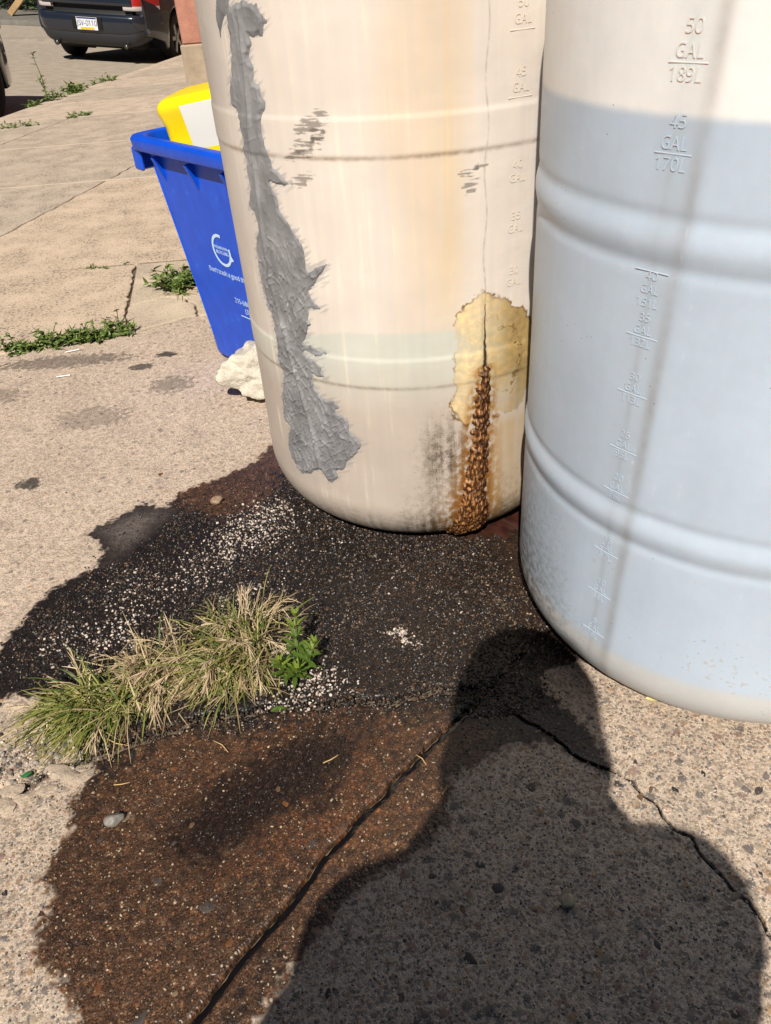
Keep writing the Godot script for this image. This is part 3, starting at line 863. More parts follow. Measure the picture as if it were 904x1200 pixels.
func slab_piece(poly: PackedVector2Array, gap: float, bevel: float, m: Material, parent: Node, called: String) -> void:
	if Geometry2D.is_polygon_clockwise(poly): poly.reverse()
	var inner := Geometry2D.offset_polygon(poly, -(gap * 0.5 + bevel), Geometry2D.JOIN_MITER)
	var top: PackedVector2Array = inner[0]
	for q in inner:
		if absf(area(q)) > absf(area(top)): top = q
	if Geometry2D.is_polygon_clockwise(top): top.reverse()
	var n := top.size()
	var s := Shape.new()
	var ring := []
	for pass_ in 3:
		var off: float = [0.0, bevel * 0.75, bevel][pass_]
		var row := PackedVector2Array()
		for k in n:
			var a := top[(k + n - 1) % n]; var b := top[k]; var c := top[(k + 1) % n]
			var e1 := (b - a).normalized(); var e2 := (c - b).normalized()
			var n1 := Vector2(-e1.y, e1.x); var n2 := Vector2(-e2.y, e2.x)
			var mi := (n1 + n2).normalized()
			row.append(b - mi * off / maxf(mi.dot(n1), 0.6))
		ring.append(row)
	var ind := Geometry2D.triangulate_polygon(ring[0])
	if ind.is_empty(): print("slab not closed ", ring[0].size())
	var uvw := func(q: Vector2) -> Vector2: return (q - Vector2(NEAR_X, NEAR_Z)) / NEAR_S
	for q in ring[0]: s.p(Vector3(q.x, pave_y(q.y), q.y), uvw.call(q))
	for k in range(0, ind.size(), 3):
		var a := s.v[ind[k]]; var b := s.v[ind[k + 1]]; var c := s.v[ind[k + 2]]
		if (c - a).cross(b - a).y > 0.0: s.tri(ind[k], ind[k + 1], ind[k + 2])
		else: s.tri(ind[k], ind[k + 2], ind[k + 1])
	var lows := [0.0, bevel * 0.7, 0.05]
	for pass_ in 2:
		var k0 := s.v.size()
		for k in n + 1:
			for e in 2:
				var rr: PackedVector2Array = ring[pass_ + e]
				var q := rr[k % n]
				var y: float = pave_y(q.y) - ([0.0, bevel * 0.35, bevel * 1.1][pass_ + e] if pass_ + e < 2 else bevel * 1.1)
				s.p(Vector3(q.x, y, q.y), uvw.call(q))
		for k in n:
			var a := k0 + k * 2
			s.quad(a, a + 2, a + 3, a + 1)
	var k1 := s.v.size()
	for k in n + 1:
		var q: Vector2 = ring[2][k % n]
		s.p(Vector3(q.x, pave_y(q.y) - bevel * 1.1, q.y), uvw.call(q))
		s.p(Vector3(q.x, pave_y(q.y) - 0.07, q.y), uvw.call(q))
	for k in n:
		var a := k1 + k * 2
		s.quad(a, a + 2, a + 3, a + 1)
	put(called, s.done(), m, parent)

const JOINT := [-0.62,0.12, -0.278,-0.262, -0.228,-0.321, -0.112,-0.460, -0.100,-0.480, 0.004,-0.588, 0.089,-0.672, 0.128,-0.706]
const JOINT_UP := [0.128,-0.706, 0.191,-0.773, 0.254,-0.831, 0.62,-1.20, 1.3,-1.95]
const CRACK := [0.128,-0.706, 0.148,-0.669, 0.171,-0.641, 0.194,-0.623, 0.211,-0.592, 0.237,-0.573, 0.271,-0.553, 0.279,-0.532, 0.293,-0.515, 0.303,-0.486, 0.316,-0.476, 0.320,-0.451, 0.334,-0.432, 0.336,-0.411, 0.349,-0.392, 0.358,-0.363, 0.379,-0.308, 0.42,-0.10, 0.55,0.35]
const GRASS_LINE := [-2.86,0.10, -1.3,-0.36, -0.80,-0.53, -0.577,-0.589, -0.519,-0.608, -0.459,-0.628, -0.408,-0.643, -0.352,-0.671, -0.280,-0.690, -0.201,-0.700, -0.106,-0.706, 0.002,-0.708, 0.128,-0.706]
const WEED_LINE := [-2.84,-1.60, -1.140,-1.956, -1.023,-2.016, -0.924,-2.036, -0.821,-2.051, -0.727,-2.070, -0.70,-2.10, -0.665,-2.103, -0.544,-2.179, -0.434,-2.202, 1.3,-2.30]

func build_ground() -> void:
	# broad earth under everything, out to the horizon
	var g := Shape.new()
	for q in [Vector3(-400, -0.62, -400), Vector3(400, -0.62, -400), Vector3(400, -0.62, 400), Vector3(-400, -0.62, 400)]: g.p(q)
	g.quad(0, 1, 2, 3)
	var gr := put("ground", g.done(), M.earth)
	tag(gr, "bare earth spreading to the horizon behind the street", "", "", "structure")
	var bed := Shape.new()
	for z in [3.2, -6.2, -16.0]:
		bed.p(Vector3(curb_x(z) + 0.02, pave_y(z) - 0.009, z)); bed.p(Vector3(4.5, pave_y(z) - 0.009, z))
	bed.weave(0, 3, 2, true)
	if bed.done().surface_get_arrays(0)[Mesh.ARRAY_NORMAL][0].y < 0.0:
		bed.ix.clear(); bed.weave(0, 3, 2)
	tag(put("soil", bed.done(), M.soil), "dark soil showing in the joints between the slabs", "", "", "structure")
	# road
	var rd := Shape.new()
	var zs := []
	var z := 8.0
	while z > -21.6:
		zs.append(z); z -= 0.7
	zs.append(-21.6)
	for zz in zs:
		for k in 25:
			var x := curb_x(zz) - 0.02 - 30.0 * pow(k / 24.0, 1.6)
			if zz < -16.5: x += 24.0 * (1.0 - k / 24.0) * smoothstep(-16.5, -18.0, zz)
			rd.p(Vector3(x, road_y(x, zz), zz))
	rd.weave(0, zs.size(), 25)
	var rm := rd.done()
	if rm.surface_get_arrays(0)[Mesh.ARRAY_NORMAL][30].y < 0.0:
		rd.ix.clear(); rd.weave(0, zs.size(), 25, true); rm = rd.done()
	tag(put("road", rm, M.asphalt), "sun bleached asphalt street beyond the pavement", "", "", "structure")
	# verge past the far side of the street
	var vg := Shape.new()
	for zz in [-21.6, -21.6, -21.75, -26.0, -60.0]:
		var row: int = vg.v.size() / 12
		for k in 12:
			var x := 8.0 - 5.0 * k
			var y := road_y(x, -21.6)
			if row == 1 or row == 2: y += 0.12
			if row > 2: y += 0.2 + (row - 2) * 0.4
			vg.p(Vector3(x, y, zz))
	vg.weave(0, 5, 12)
	var vm := vg.done()
	if vm.surface_get_arrays(0)[Mesh.ARRAY_NORMAL][40].y < 0.0:
		vg.ix.clear(); vg.weave(0, 5, 12, true); vm = vg.done()
	tag(put("verge", vm, M.kerb), "grey kerb and rough verge on the far side of the street", "", "", "structure")
	# the slabs
	var P := base("pavement", Vector3.ZERO)
	tag(P, "sunlit worn concrete pavement of joined slabs", "", "", "structure")
	var j := jitter_line(JOINT, 0.008, 0.0032, 71)
	var ju := jitter_line(JOINT_UP, 0.02, 0.004, 72)
	var cr := jitter_line(CRACK, 0.006, 0.007, 73)
	var gl := jitter_line(GRASS_LINE, 0.012, 0.012, 74)
	var wl := jitter_line(WEED_LINE, 0.02, 0.010, 75)
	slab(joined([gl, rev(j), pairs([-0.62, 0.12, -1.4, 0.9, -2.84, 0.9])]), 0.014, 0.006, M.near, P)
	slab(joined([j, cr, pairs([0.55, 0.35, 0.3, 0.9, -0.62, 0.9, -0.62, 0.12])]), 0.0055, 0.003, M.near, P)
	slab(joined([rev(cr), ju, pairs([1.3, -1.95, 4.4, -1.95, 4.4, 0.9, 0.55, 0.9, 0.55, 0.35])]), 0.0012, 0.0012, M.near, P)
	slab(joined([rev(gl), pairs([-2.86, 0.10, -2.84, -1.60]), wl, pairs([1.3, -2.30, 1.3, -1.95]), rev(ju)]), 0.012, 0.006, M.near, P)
	# behind the photographer
	for q in [[-2.84, -0.7], [-0.7, 1.5], [1.5, 4.4]]:
		slab(pairs([q[0], 0.9, q[1], 0.9, q[1], 3.0, q[0], 3.0]), 0.012, 0.006, M.far, P)
	slab(pairs([1.3, -1.95, 4.4, -1.95, 4.4, -2.73, 1.3, -2.73]), 0.012, 0.006, M.far, P)
	var v150 := jitter_line([-0.700,-2.10, -0.710,-2.175, -0.753,-2.412, -0.792,-2.638, -0.800,-2.73], 0.02, 0.012, 76)
	var wl_l := wl.slice(0, 0); var wl_r := wl.slice(0, 0)
	for q in wl:
		if q.x <= -0.695: wl_l.append(q)
		if q.x >= -0.705: wl_r.append(q)
	slab(joined([wl_l, v150, pairs([-0.800, -2.73, -2.80, -2.66])]), 0.007, 0.004, M.far_warm, P)
	# the broken corner beside the bin: pieces with cracks between
	var c1 := jitter_line([-0.735,-2.31, -0.64,-2.36, -0.56,-2.34, -0.45,-2.40, -0.2,-2.40], 0.02, 0.02, 77)
	var c2 := jitter_line([-0.56,-2.34, -0.52,-2.25, -0.50,-2.187], 0.02, 0.015, 78)
	var va := jitter_line([-0.700,-2.10, -0.735,-2.31], 0.02, 0.010, 76)
	var wa := wl_r.slice(0, 0); var wb := wl_r.slice(0, 0)
	for q in wl_r:
		if q.x <= -0.50: wa.append(q)
		else: wb.append(q)
	wa.append(Vector2(-0.50, -2.187))
	slab(joined([wa, rev(c2), rev(c1.slice(0, c1.size())).slice(0, 0), jitter_line([-0.56,-2.34, -0.64,-2.36, -0.735,-2.31], 0.02, 0.01, 77), rev(va)]), 0.006, 0.004, M.pale, P, "broken_slab")
	slab(joined([pairs([-0.50, -2.187]), wb, pairs([1.3, -2.30, 1.3, -2.42, -0.2, -2.40]), jitter_line([-0.2,-2.40, -0.45,-2.40, -0.56,-2.34], 0.02, 0.01, 79), c2]), 0.006, 0.004, M.pale, P, "broken_slab")
	slab(joined([pairs([-0.735, -2.31]), jitter_line([-0.735,-2.31, -0.64,-2.36, -0.56,-2.34, -0.45,-2.40, -0.2,-2.40], 0.02, 0.01, 80), pairs([1.3, -2.42, 1.3, -2.73, -0.80, -2.73])]), 0.007, 0.004, M.pale, P, "broken_slab")
	# rows running away along the street
	var cuts := [-2.70, -4.08, -5.12, -6.20, -7.30, -8.4, -9.5, -10.6, -11.7, -12.8, -13.9, -15.0, -16.2]
	for k in cuts.size() - 1:
		var z0: float = cuts[k]; var z1: float = cuts[k + 1]
		var a0 := curb_x(z0) + 0.16; var a1 := curb_x(z1) + 0.16
		var w0 := 4.4 if z0 > -7.9 else -1.47; var w1 := 4.4 if z0 > -7.9 else -1.47
		var mid := []
		if k < 2: mid = [lerpf(-1.57, -0.98, (-2.7 - z0) / 2.42), lerpf(-1.57, -0.98, (-2.7 - z1) / 2.42)]
		elif k == 2: mid = [-2.235, -2.0]
		if mid.size() == 0:
			slab(pairs([a0, z0, w0, z0, w1, z1, a1, z1]), 0.007, 0.004, M.far if k % 2 else M.far_grey, P)
		else:
			var jl := jitter_line([mid[0], z0, mid[1], z1], 0.05, 0.014, 90 + k)
			slab(joined([pairs([a0, z0, mid[0], z0]), jl, pairs([mid[1], z1, a1, z1])]), 0.009, 0.005, M.far_grey, P)
			slab(joined([rev(jl), pairs([mid[0], z0, w0, z0, w1, z1, mid[1], z1])]), 0.009, 0.005, M.far_warm if k == 0 else M.far_grey, P)
		if k in [0, 1, 2]:
			var mo := Shape.new()
			mo.box(Transform3D(Basis.IDENTITY, Vector3(0.9, pave_y(z1) - 0.004, z1)), Vector3(6.9, 0.010, 0.016), 0.002)
			put("joint_mortar", mo.done(false), M.mortar, P)
	# kerb stones along the street
	z = 2.9
	while z > -16.0:
		var z1 := z - 1.5
		slab(pairs([curb_x(z) - 0.01, z, curb_x(z) + 0.16, z, curb_x(z1) + 0.16, z1, curb_x(z1) - 0.01, z1]), 0.008, 0.012, M.far, P, "kerb_stone")
		var kf := Shape.new()
		for zz in [z - 0.004, z1 + 0.004]:
			kf.p(Vector3(curb_x(zz) - 0.004, pave_y(zz) - 0.016, zz)); kf.p(Vector3(curb_x(zz) - 0.004, pave_y(zz) - 0.20, zz))
			kf.p(Vector3(curb_x(zz) + 0.05, pave_y(zz) - 0.016, zz)); kf.p(Vector3(curb_x(zz) + 0.05, pave_y(zz) - 0.20, zz))
		kf.quad(0, 1, 5, 4); kf.quad(2, 6, 7, 3); kf.quad(0, 4, 6, 2); kf.quad(0, 2, 3, 1); kf.quad(4, 5, 7, 6)
		put("kerb_face", kf.done(false), M.far, P)
		z = z1
	# tar packed in the near joint and the crack
	var tar := Shape.new()
	for line in [[j, 0.0054], [ju.slice(0, 9), 0.0075], [cr.slice(0, int(cr.size() * 0.42)), 0.0022]]:
		var L: PackedVector2Array = line[0]
		var hw: float = line[1]
		var k0 := tar.v.size()
		var lump := noise(81, 60.0, FastNoiseLite.TYPE_SIMPLEX, 2)
		for k in L.size():
			var d := (L[min(k + 1, L.size() - 1)] - L[max(k - 1, 0)]).normalized()
			var nn := Vector2(-d.y, d.x)
			for e in 5:
				var f := (e - 2) / 2.0
				var q := L[k] + nn * f * hw
				tar.p(Vector3(q.x, -0.0062 + 0.0035 * lump.get_noise_2d(q.x, q.y) + 0.001 * (1.0 - f * f), q.y))
		tar.weave(k0, L.size(), 5)
		if line[0] == j: pass
	var tm := tar.done()
	if tm.surface_get_arrays(0)[Mesh.ARRAY_NORMAL][7].y < 0.0:
		for k in range(0, tar.ix.size(), 3):
			var t := tar.ix[k + 1]; tar.ix[k + 1] = tar.ix[k + 2]; tar.ix[k + 2] = t
		tm = tar.done()
	put("joint_tar", tm, M.tar, P)
	# stones big enough to pick out
	var domes := []
	for k in 4: domes.append(dome_mesh(200 + k))
	var pm := []
	for c in [Color(0.46, 0.29, 0.16), Color(0.29, 0.26, 0.24), Color(0.42, 0.32, 0.23), Color(0.17, 0.155, 0.15), Color(0.50, 0.42, 0.33), Color(0.31, 0.20, 0.15)]: pm.append(stone_mat(c))
	var known := [[-0.298,-0.619,0,7], [-0.262,-0.535,2,6], [-0.345,-0.555,4,9], [-0.31,-0.575,1,6], [-0.37,-0.525,1,6], [-0.29,-0.47,1,8], [-0.23,-0.435,1,9], [-0.20,-0.395,0,7], [-0.155,-0.39,0,7], [-0.33,-0.36,0,8], [-0.28,-0.33,1,10], [-0.25,-0.35,4,6], [-0.13,-0.455,5,8], [-0.205,-0.58,3,6], [-0.15,-0.555,0,6], [-0.16,-0.575,2,6], [-0.085,-0.505,2,8],
		[-0.13,-0.52,4,5], [0.15,-0.55,1,9], [0.255,-0.545,1,8], [0.275,-0.525,2,7], [0.16,-0.407,4,7], [0.09,-0.43,3,9], [0.19,-0.50,1,8], [0.30,-0.47,2,6], [0.335,-0.40,4,8], [0.36,-0.55,3,6], [0.05,-0.36,3,8], [0.24,-0.36,3,7], [0.02,-0.45,5,7], [-0.32,-1.215,4,9], [-0.45,-1.33,0,8], [-0.63,-1.29,4,6], [-0.25,-1.21,4,6]]
	var jp := pairs(JOINT)
	for q in known:
		var far_off := 9.0
		for i in jp.size() - 1: far_off = minf(far_off, Vector2(q[0], q[1]).distance_to(Geometry2D.get_closest_point_to_segment(Vector2(q[0], q[1]), jp[i], jp[i + 1])))
		if far_off < 0.015: continue
		var r: float = q[3] * 0.00088
		var a := rng.randf() * TAU
		put("pebble", domes[rng.randi() % 4], pm[q[2]], P, Transform3D(Basis(Vector3.UP, a) * Basis.from_scale(Vector3(r * rng.randf_range(1.0, 1.45), r * 0.16, r * rng.randf_range(0.7, 1.0))), Vector3(q[0], -0.0006, q[1])))
	for k in 150:
		var q := Vector2(rng.randf_range(-0.75, 0.5), rng.randf_range(-0.9, -0.24))
		if q.distance_to(Vector2(RX, RZ)) < 0.24: continue
		if q.y < -0.68 and q.x < 0.14: continue
		var r := rng.randf_range(0.0042, 0.0075)
		put("pebble", domes[rng.randi() % 4], pm[[1, 1, 2, 3, 4, 5, 1, 3, 0][rng.randi() % 9]], P, Transform3D(Basis(Vector3.UP, rng.randf() * TAU) * Basis.from_scale(Vector3(r * rng.randf_range(1.0, 1.5), r * 0.15, r * rng.randf_range(0.65, 1.0))), Vector3(q.x, -0.0008, q.y)))
	# pale broken lip of the slab by the grass
	for k in 16:
		var t := k / 15.0
		var q := Vector2(lerpf(-0.60, -0.41, t) + rng.randf_range(-0.012, 0.012), lerpf(-0.575, -0.630, t) + rng.randf_range(-0.006, 0.022))
		var r := rng.randf_range(0.008, 0.017)
		put("broken_chip", M.chips[rng.randi() % 3], M.chip, P, Transform3D(Basis(Vector3.UP, rng.randf_range(-0.5, 0.5)) * Basis.from_scale(Vector3(r * 1.5, r * 0.28, r * 0.8)), Vector3(q.x, 0.0, q.y)))

func dome_mesh(seed_: int) -> ArrayMesh:
	var s := Shape.new()
	var r := RandomNumberGenerator.new(); r.seed = seed_
	var amp := []
	for k in 10: amp.append(r.randf_range(0.66, 1.2))
	s.p(Vector3(0, 1, 0))
	for ring in 3:
		var th: float = [0.55, 1.05, 1.5][ring]
		for k in 10: s.p(Vector3(sin(th) * cos(TAU * k / 10) * amp[k], cos(th) - (0.3 if ring == 2 else 0.0), sin(th) * sin(TAU * k / 10) * amp[k]))
	for k in 10:
		s.tri(0, 1 + k, 1 + (k + 1) % 10)
		for ring in 2:
			var a := 1 + ring * 10
			s.quad(a + k, a + 10 + k, a + 10 + (k + 1) % 10, a + (k + 1) % 10)
	return s.done()

func stone_mat(c: Color) -> StandardMaterial3D:
	var m := mat(c, 0.55)
	var nt := NoiseTexture2D.new()
	nt.width = 64; nt.height = 64; nt.seamless = true
	nt.noise = noise(7, 0.06, FastNoiseLite.TYPE_SIMPLEX, 3)
	var gr := Gradient.new()
	gr.set_color(0, Color(0.72, 0.72, 0.72)); gr.set_color(1, Color(1, 1, 1))
	nt.color_ramp = gr
	m.albedo_texture = M.get_or_add("stone_noise", nt)
	m.uv1_triplanar = true; m.uv1_world_triplanar = true
	m.uv1_scale = Vector3.ONE * 30.0
	return m

# ---------------------------------------------------------------- loose grit
func scatter(called: String, mesh: Mesh, m: Material, xfs: Array, cols: Array, label: String, category: String) -> void:
	var mm := MultiMesh.new()
	mm.transform_format = MultiMesh.TRANSFORM_3D
	mm.use_colors = true
	mm.mesh = mesh
	mm.instance_count = xfs.size()
	for k in xfs.size():
		mm.set_instance_transform(k, xfs[k]); mm.set_instance_color(k, cols[k])
	var o := MultiMeshInstance3D.new()
	o.multimesh = mm
	o.material_override = m
	hang(o, called)
	tag(o, label, category, "", "stuff")

func grain(q: Vector2, r: float, lift := 0.25) -> Transform3D:
	var b := Basis(Vector3(rng.randf_range(-1, 1), rng.randf_range(-1, 1), rng.randf_range(-1, 1)).normalized(), rng.randf() * TAU)
	return Transform3D(b * Basis.from_scale(Vector3(r * rng.randf_range(0.8, 1.3), r * rng.randf_range(0.5, 0.8), r * rng.randf_range(0.7, 1.1))), Vector3(q.x, r * lift, q.y))

func clear_of_drums(q: Vector2) -> bool:
	return q.distance_to(Vector2(LX, LZ)) > LR - 0.085 and q.distance_to(Vector2(RX, RZ)) > RR - 0.075

func build_grit() -> void:
	var stain := pairs(STAIN)
	var low := pairs(BROWN_LOW); var up := pairs(BROWN_UP); var film := pairs(FILM)
	var n := noise(91, 6.0, FastNoiseLite.TYPE_SIMPLEX, 3)
	var bits := stone_mesh(301, 0, Vector3.ONE, 0.35, 0.2)
	var X := []; var C := []
	var tries := 0
	while X.size() < 30000 and tries < 90000:
		tries += 1
		var q := Vector2(rng.randf_range(-0.66, 0.30), rng.randf_range(-1.42, -0.66))
		if not clear_of_drums(q): continue
		var sd := poly_sd(q, stain) + n.get_noise_2d(q.x * 3.0, q.y * 3.0) * 0.03
		var keep := clampf(sd / 0.05, 0.0, 1.0)
		keep *= 1.0 - 0.85 * clampf(poly_sd(q, up) / 0.03 + 0.5, 0.0, 1.0)
		keep *= 1.0 - 0.9 * clampf(poly_sd(q, low) / 0.03 + 0.5, 0.0, 1.0)
		keep *= 1.0 - 0.95 * clampf(poly_sd(q, film) / 0.02 + 0.5, 0.0, 1.0)
		keep *= 0.75 + 0.6 * n.get_noise_2d(q.x, q.y)
		if rng.randf() > keep: continue
		X.append(grain(q, rng.randf_range(0.0011, 0.0024)))
		var t := rng.randf()
		var br := clampf((q.x + 0.05) * 4.0, 0.0, 1.0) * 0.5
		if t < 0.62 - br * 0.3: C.append(Color(0.010, 0.009, 0.009) * rng.randf_range(0.7, 2.0))
		elif t < 0.90: C.append(Color(0.038, 0.024, 0.015) * rng.randf_range(0.4, 2.2))
		elif t < 0.975: C.append(Color(0.11, 0.066, 0.04) * rng.randf_range(0.6, 1.5))
		else: C.append(Color(0.16, 0.14, 0.12) * rng.randf_range(0.6, 1.6))
	for k in C.size(): C[k].a = 1.0
	scatter("oily_grit", bits, M.grit, X, C, "black oily grit strewn in front of the stained drum", "grit")
	# white granules
	X = []; C = []
	var heaps := [[-0.245, -1.105, 0.038, 700], [-0.215, -1.165, 0.030, 330], [-0.29, -1.05, 0.035, 230], [-0.33, -1.00, 0.03, 120], [-0.40, -0.97, 0.045, 260], [-0.42, -0.88, 0.035, 330], [-0.50, -0.86, 0.03, 150], [-0.235, -0.935, 0.026, 240], [-0.265, -0.885, 0.018, 200], [-0.12, -0.745, 0.026, 380], [-0.165, -0.795, 0.018, 110], [0.006, -0.828, 0.009, 100], [0.014, -0.812, 0.006, 40], [0.033, -0.798, 0.008, 16], [-0.12, -1.07, 0.08, 110], [0.02, -0.95, 0.14, 60], [-0.50, -0.66, 0.035, 160], [-0.56, -0.64, 0.03, 120], [-0.16, -0.715, 0.020, 130]]
	for hp in heaps:
		for k in int(hp[3] * 0.62):
			var q := Vector2(hp[0] + rng.randfn() * hp[2], hp[1] + rng.randfn() * hp[2] * 0.8)
			if not clear_of_drums(q): continue
			X.append(grain(q, 0.0009 + 0.0017 * pow(rng.randf(), 1.5), 0.6))
			C.append(Color(0.58, 0.49, 0.42) * rng.randf_range(0.35, 1.1))
	for k in C.size(): C[k].a = 1.0
	scatter("white_granules", bits, M.white_grit, X, C, "pale granules sprinkled over the oily black patch around the grass", "granules")
	# sand and small aggregate standing proud of the brown slab and the bare concrete
	X = []; C = []
	var jn := pairs(JOINT)
	var dark := pairs(DARK)
	for k in 34000:
		var q := Vector2(rng.randf_range(-0.85, 0.45), rng.randf_range(-0.95, -0.22))
		if not clear_of_drums(q) or (q.y < -0.69 and q.x < 0.13): continue
		var jd := 9.0
		for i in jn.size() - 1: jd = minf(jd, q.distance_to(Geometry2D.get_closest_point_to_segment(q, jn[i], jn[i + 1])))
		if jd < 0.011: continue
		X.append(grain(q, 0.0007 + 0.0016 * pow(rng.randf(), 2.5), -0.15))
		var sd := poly_sd(q, stain)
		var t := rng.randf()
		var dz := poly_sd(q, dark)
		if sd > 0.0 and dz > -0.012: C.append(Color(0.022, 0.015, 0.011) * rng.randf_range(0.6, 3.0))
		elif sd > 0.0: C.append([Color(0.085, 0.050, 0.028), Color(0.04, 0.026, 0.018), Color(0.18, 0.115, 0.062), Color(0.025, 0.022, 0.021), Color(0.33, 0.25, 0.165)][int(t * 4.99)] * rng.randf_range(0.6, 1.3))
		else: C.append([Color(0.30, 0.24, 0.18), Color(0.15, 0.13, 0.11), Color(0.42, 0.36, 0.28), Color(0.09, 0.085, 0.08)][int(t * 3.99)] * rng.randf_range(0.7, 1.2))
	for k in C.size(): C[k].a = 1.0
	scatter("sand_grains", bits, M.sand, X, C, "coarse sand and tiny stones standing out of the nearest slabs", "sand")
	# rubble in the joint left of the grass
	X = []; C = []
	for k in 700:
		var q := Vector2(rng.randf_range(-0.80, -0.40), 0.0)
		q.y = lerpf(-0.56, -0.665, (q.x + 0.80) / 0.40) + rng.randfn() * 0.028 - 0.02
		X.append(grain(q, 0.0014 + 0.0034 * pow(rng.randf(), 2.0), 0.2))
		C.append([Color(0.27, 0.235, 0.20), Color(0.10, 0.09, 0.08), Color(0.38, 0.335, 0.28), Color(0.19, 0.145, 0.11)][rng.randi() % 4] * rng.randf_range(0.7, 1.2))
	for k in C.size(): C[k].a = 1.0
	scatter("gravel", stone_mesh(302, 1, Vector3.ONE, 0.3, 0.12), M.sand, X, C, "grey gravel and rubble along the joint left of the green grass", "gravel")
	# larger loose stones
	var st := base("loose_stone", Vector3(-0.357, 0.006, -0.548), 0.4)
	tag(st, "small grey and white chipped stone lying on the brown stained slab", "stone")
	put("stone", stone_mesh(311, 2, Vector3(0.013, 0.007, 0.009), 0.2, 0.1, 6), stone_mat(Color(0.52, 0.50, 0.47)), st)
	st = base("loose_stone", Vector3(0.160, 0.005, -0.408), 1.0)
	tag(st, "pale crumb of stone lying in the middle of the photographer's shadow", "stone")
	put("stone", stone_mesh(312, 2, Vector3(0.008, 0.006, 0.007), 0.25, 0.1, 5), stone_mat(Color(0.76, 0.70, 0.56)), st)
	st = base("loose_stone", Vector3(-0.318, 0.006, -1.212), 0.2)
	tag(st, "small tan pebble on the brown edge of the spill left of the stained drum", "stone")
	put("stone", stone_mesh(313, 2, Vector3(0.013, 0.008, 0.010), 0.12, 0.08, 3), stone_mat(Color(0.62, 0.52, 0.42)), st)

# ---------------------------------------------------------------- plants
func blade(s: Shape, root: Vector3, dir: Vector3, length: float, width: float, droop: float, c0: Color, c1: Color) -> void:
	var d := dir.normalized()
	var p := root
	var side := d.cross(Vector3.UP).normalized()
	if side.length() < 0.1: side = Vector3.RIGHT
	side = side.rotated(d, rng.randf_range(-0.9, 0.9))
	var k0 := s.v.size()
	var seg := 5
	for k in seg + 1:
		var t := float(k) / seg
		var w := width * (0.6 + 0.6 * t) * (1.0 - t) * 1.6 + 0.00025
		var c := c0.lerp(c1, t)
		s.p(p - side * w * 0.5, Vector2(0, t), c); s.p(p + side * w * 0.5, Vector2(1, t), c)
		d = (d + Vector3.DOWN * droop / seg).normalized()
		p += d * length / seg
		if p.y < 0.002: p.y = 0.002
	for k in seg:
		s.quad(k0 + k * 2, k0 + k * 2 + 1, k0 + k * 2 + 3, k0 + k * 2 + 2)

func tuft(called: String, label: String, at: Vector3, rx: float, rz: float, lean: Vector3, green: int, dry: int, seedy: int, length: float) -> void:
	var o := base(called, at)
	tag(o, label, "grass", "tufts of grass in the oily joint")
	var gs := Shape.new(); var ds := Shape.new(); var hs := Shape.new()
	for k in int(green * 1.5):
		var r := Vector3(rng.randfn() * rx, 0.0, rng.randfn() * rz)
		var dir := Vector3(rng.randfn() * 0.5, rng.randf_range(0.5, 1.2), rng.randfn() * 0.5) + lean + r * 6.0
		var c := Color(0.075, 0.125, 0.014).lerp(Color(0.38, 0.36, 0.095), pow(rng.randf(), 1.3))
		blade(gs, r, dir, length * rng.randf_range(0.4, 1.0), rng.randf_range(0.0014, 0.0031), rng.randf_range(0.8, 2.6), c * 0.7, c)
	for k in int(dry * 1.4):
		var r := Vector3(rng.randfn() * rx * 1.1, 0.0, rng.randfn() * rz * 1.1)
		var dir := Vector3(rng.randfn() * 0.6, rng.randf_range(0.25, 1.0), rng.randfn() * 0.6) + lean * 1.2 + r * 6.0
		var c := Color(0.20, 0.135, 0.065).lerp(Color(0.58, 0.47, 0.26), rng.randf())
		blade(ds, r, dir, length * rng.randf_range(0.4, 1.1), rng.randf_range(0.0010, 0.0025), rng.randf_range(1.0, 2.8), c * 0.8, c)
	for k in dry / 2:                      # matted dead blades at the roots
		var r := Vector3(rng.randfn() * rx * 1.5, 0.002, rng.randfn() * rz * 1.4)
		var c := Color(0.12, 0.085, 0.05).lerp(Color(0.40, 0.31, 0.18), rng.randf())
		blade(ds, r, Vector3(rng.randfn(), 0.08, rng.randfn()), rng.randf_range(0.015, 0.05), 0.0018, 0.5, c, c)
	for k in seedy:                        # drooping heads of fine awns
		var r := Vector3(rng.randfn() * rx, 0.0, rng.randfn() * rz)
		var dir := (Vector3(rng.randfn() * 0.45, rng.randf_range(0.6, 1.1), rng.randfn() * 0.45) + lean * 1.1 + r * 6.0).normalized()
		var p := r
		var pts := []; var rad := []
		var ln := length * rng.randf_range(0.6, 1.0)
		for q in 6:
			pts.append(p); rad.append(0.0005)
			dir = (dir + Vector3.DOWN * 0.22).normalized()
			p += dir * ln / 6.0
			p.y = maxf(p.y, 0.004)
		var c := Color(0.42, 0.29, 0.17).lerp(Color(0.62, 0.50, 0.33), rng.randf())
		hs.tube(pts, rad, 4, false, c)
		for q in 13:
			var b: Vector3 = pts[3 + q % 3].lerp(pts[min(4 + q % 3, 5)], rng.randf())
			var dd := (dir + Vector3(rng.randfn(), rng.randfn(), rng.randfn()) * 0.33).normalized()
			blade(hs, b, dd, rng.randf_range(0.014, 0.030), rng.randf_range(0.0007, 0.0014), 0.3, c * 0.85, c * 1.1)
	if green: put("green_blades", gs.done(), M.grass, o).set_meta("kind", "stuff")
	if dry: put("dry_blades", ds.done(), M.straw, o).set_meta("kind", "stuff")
	if seedy: put("seed_heads", hs.done(), M.straw, o).set_meta("kind", "stuff")

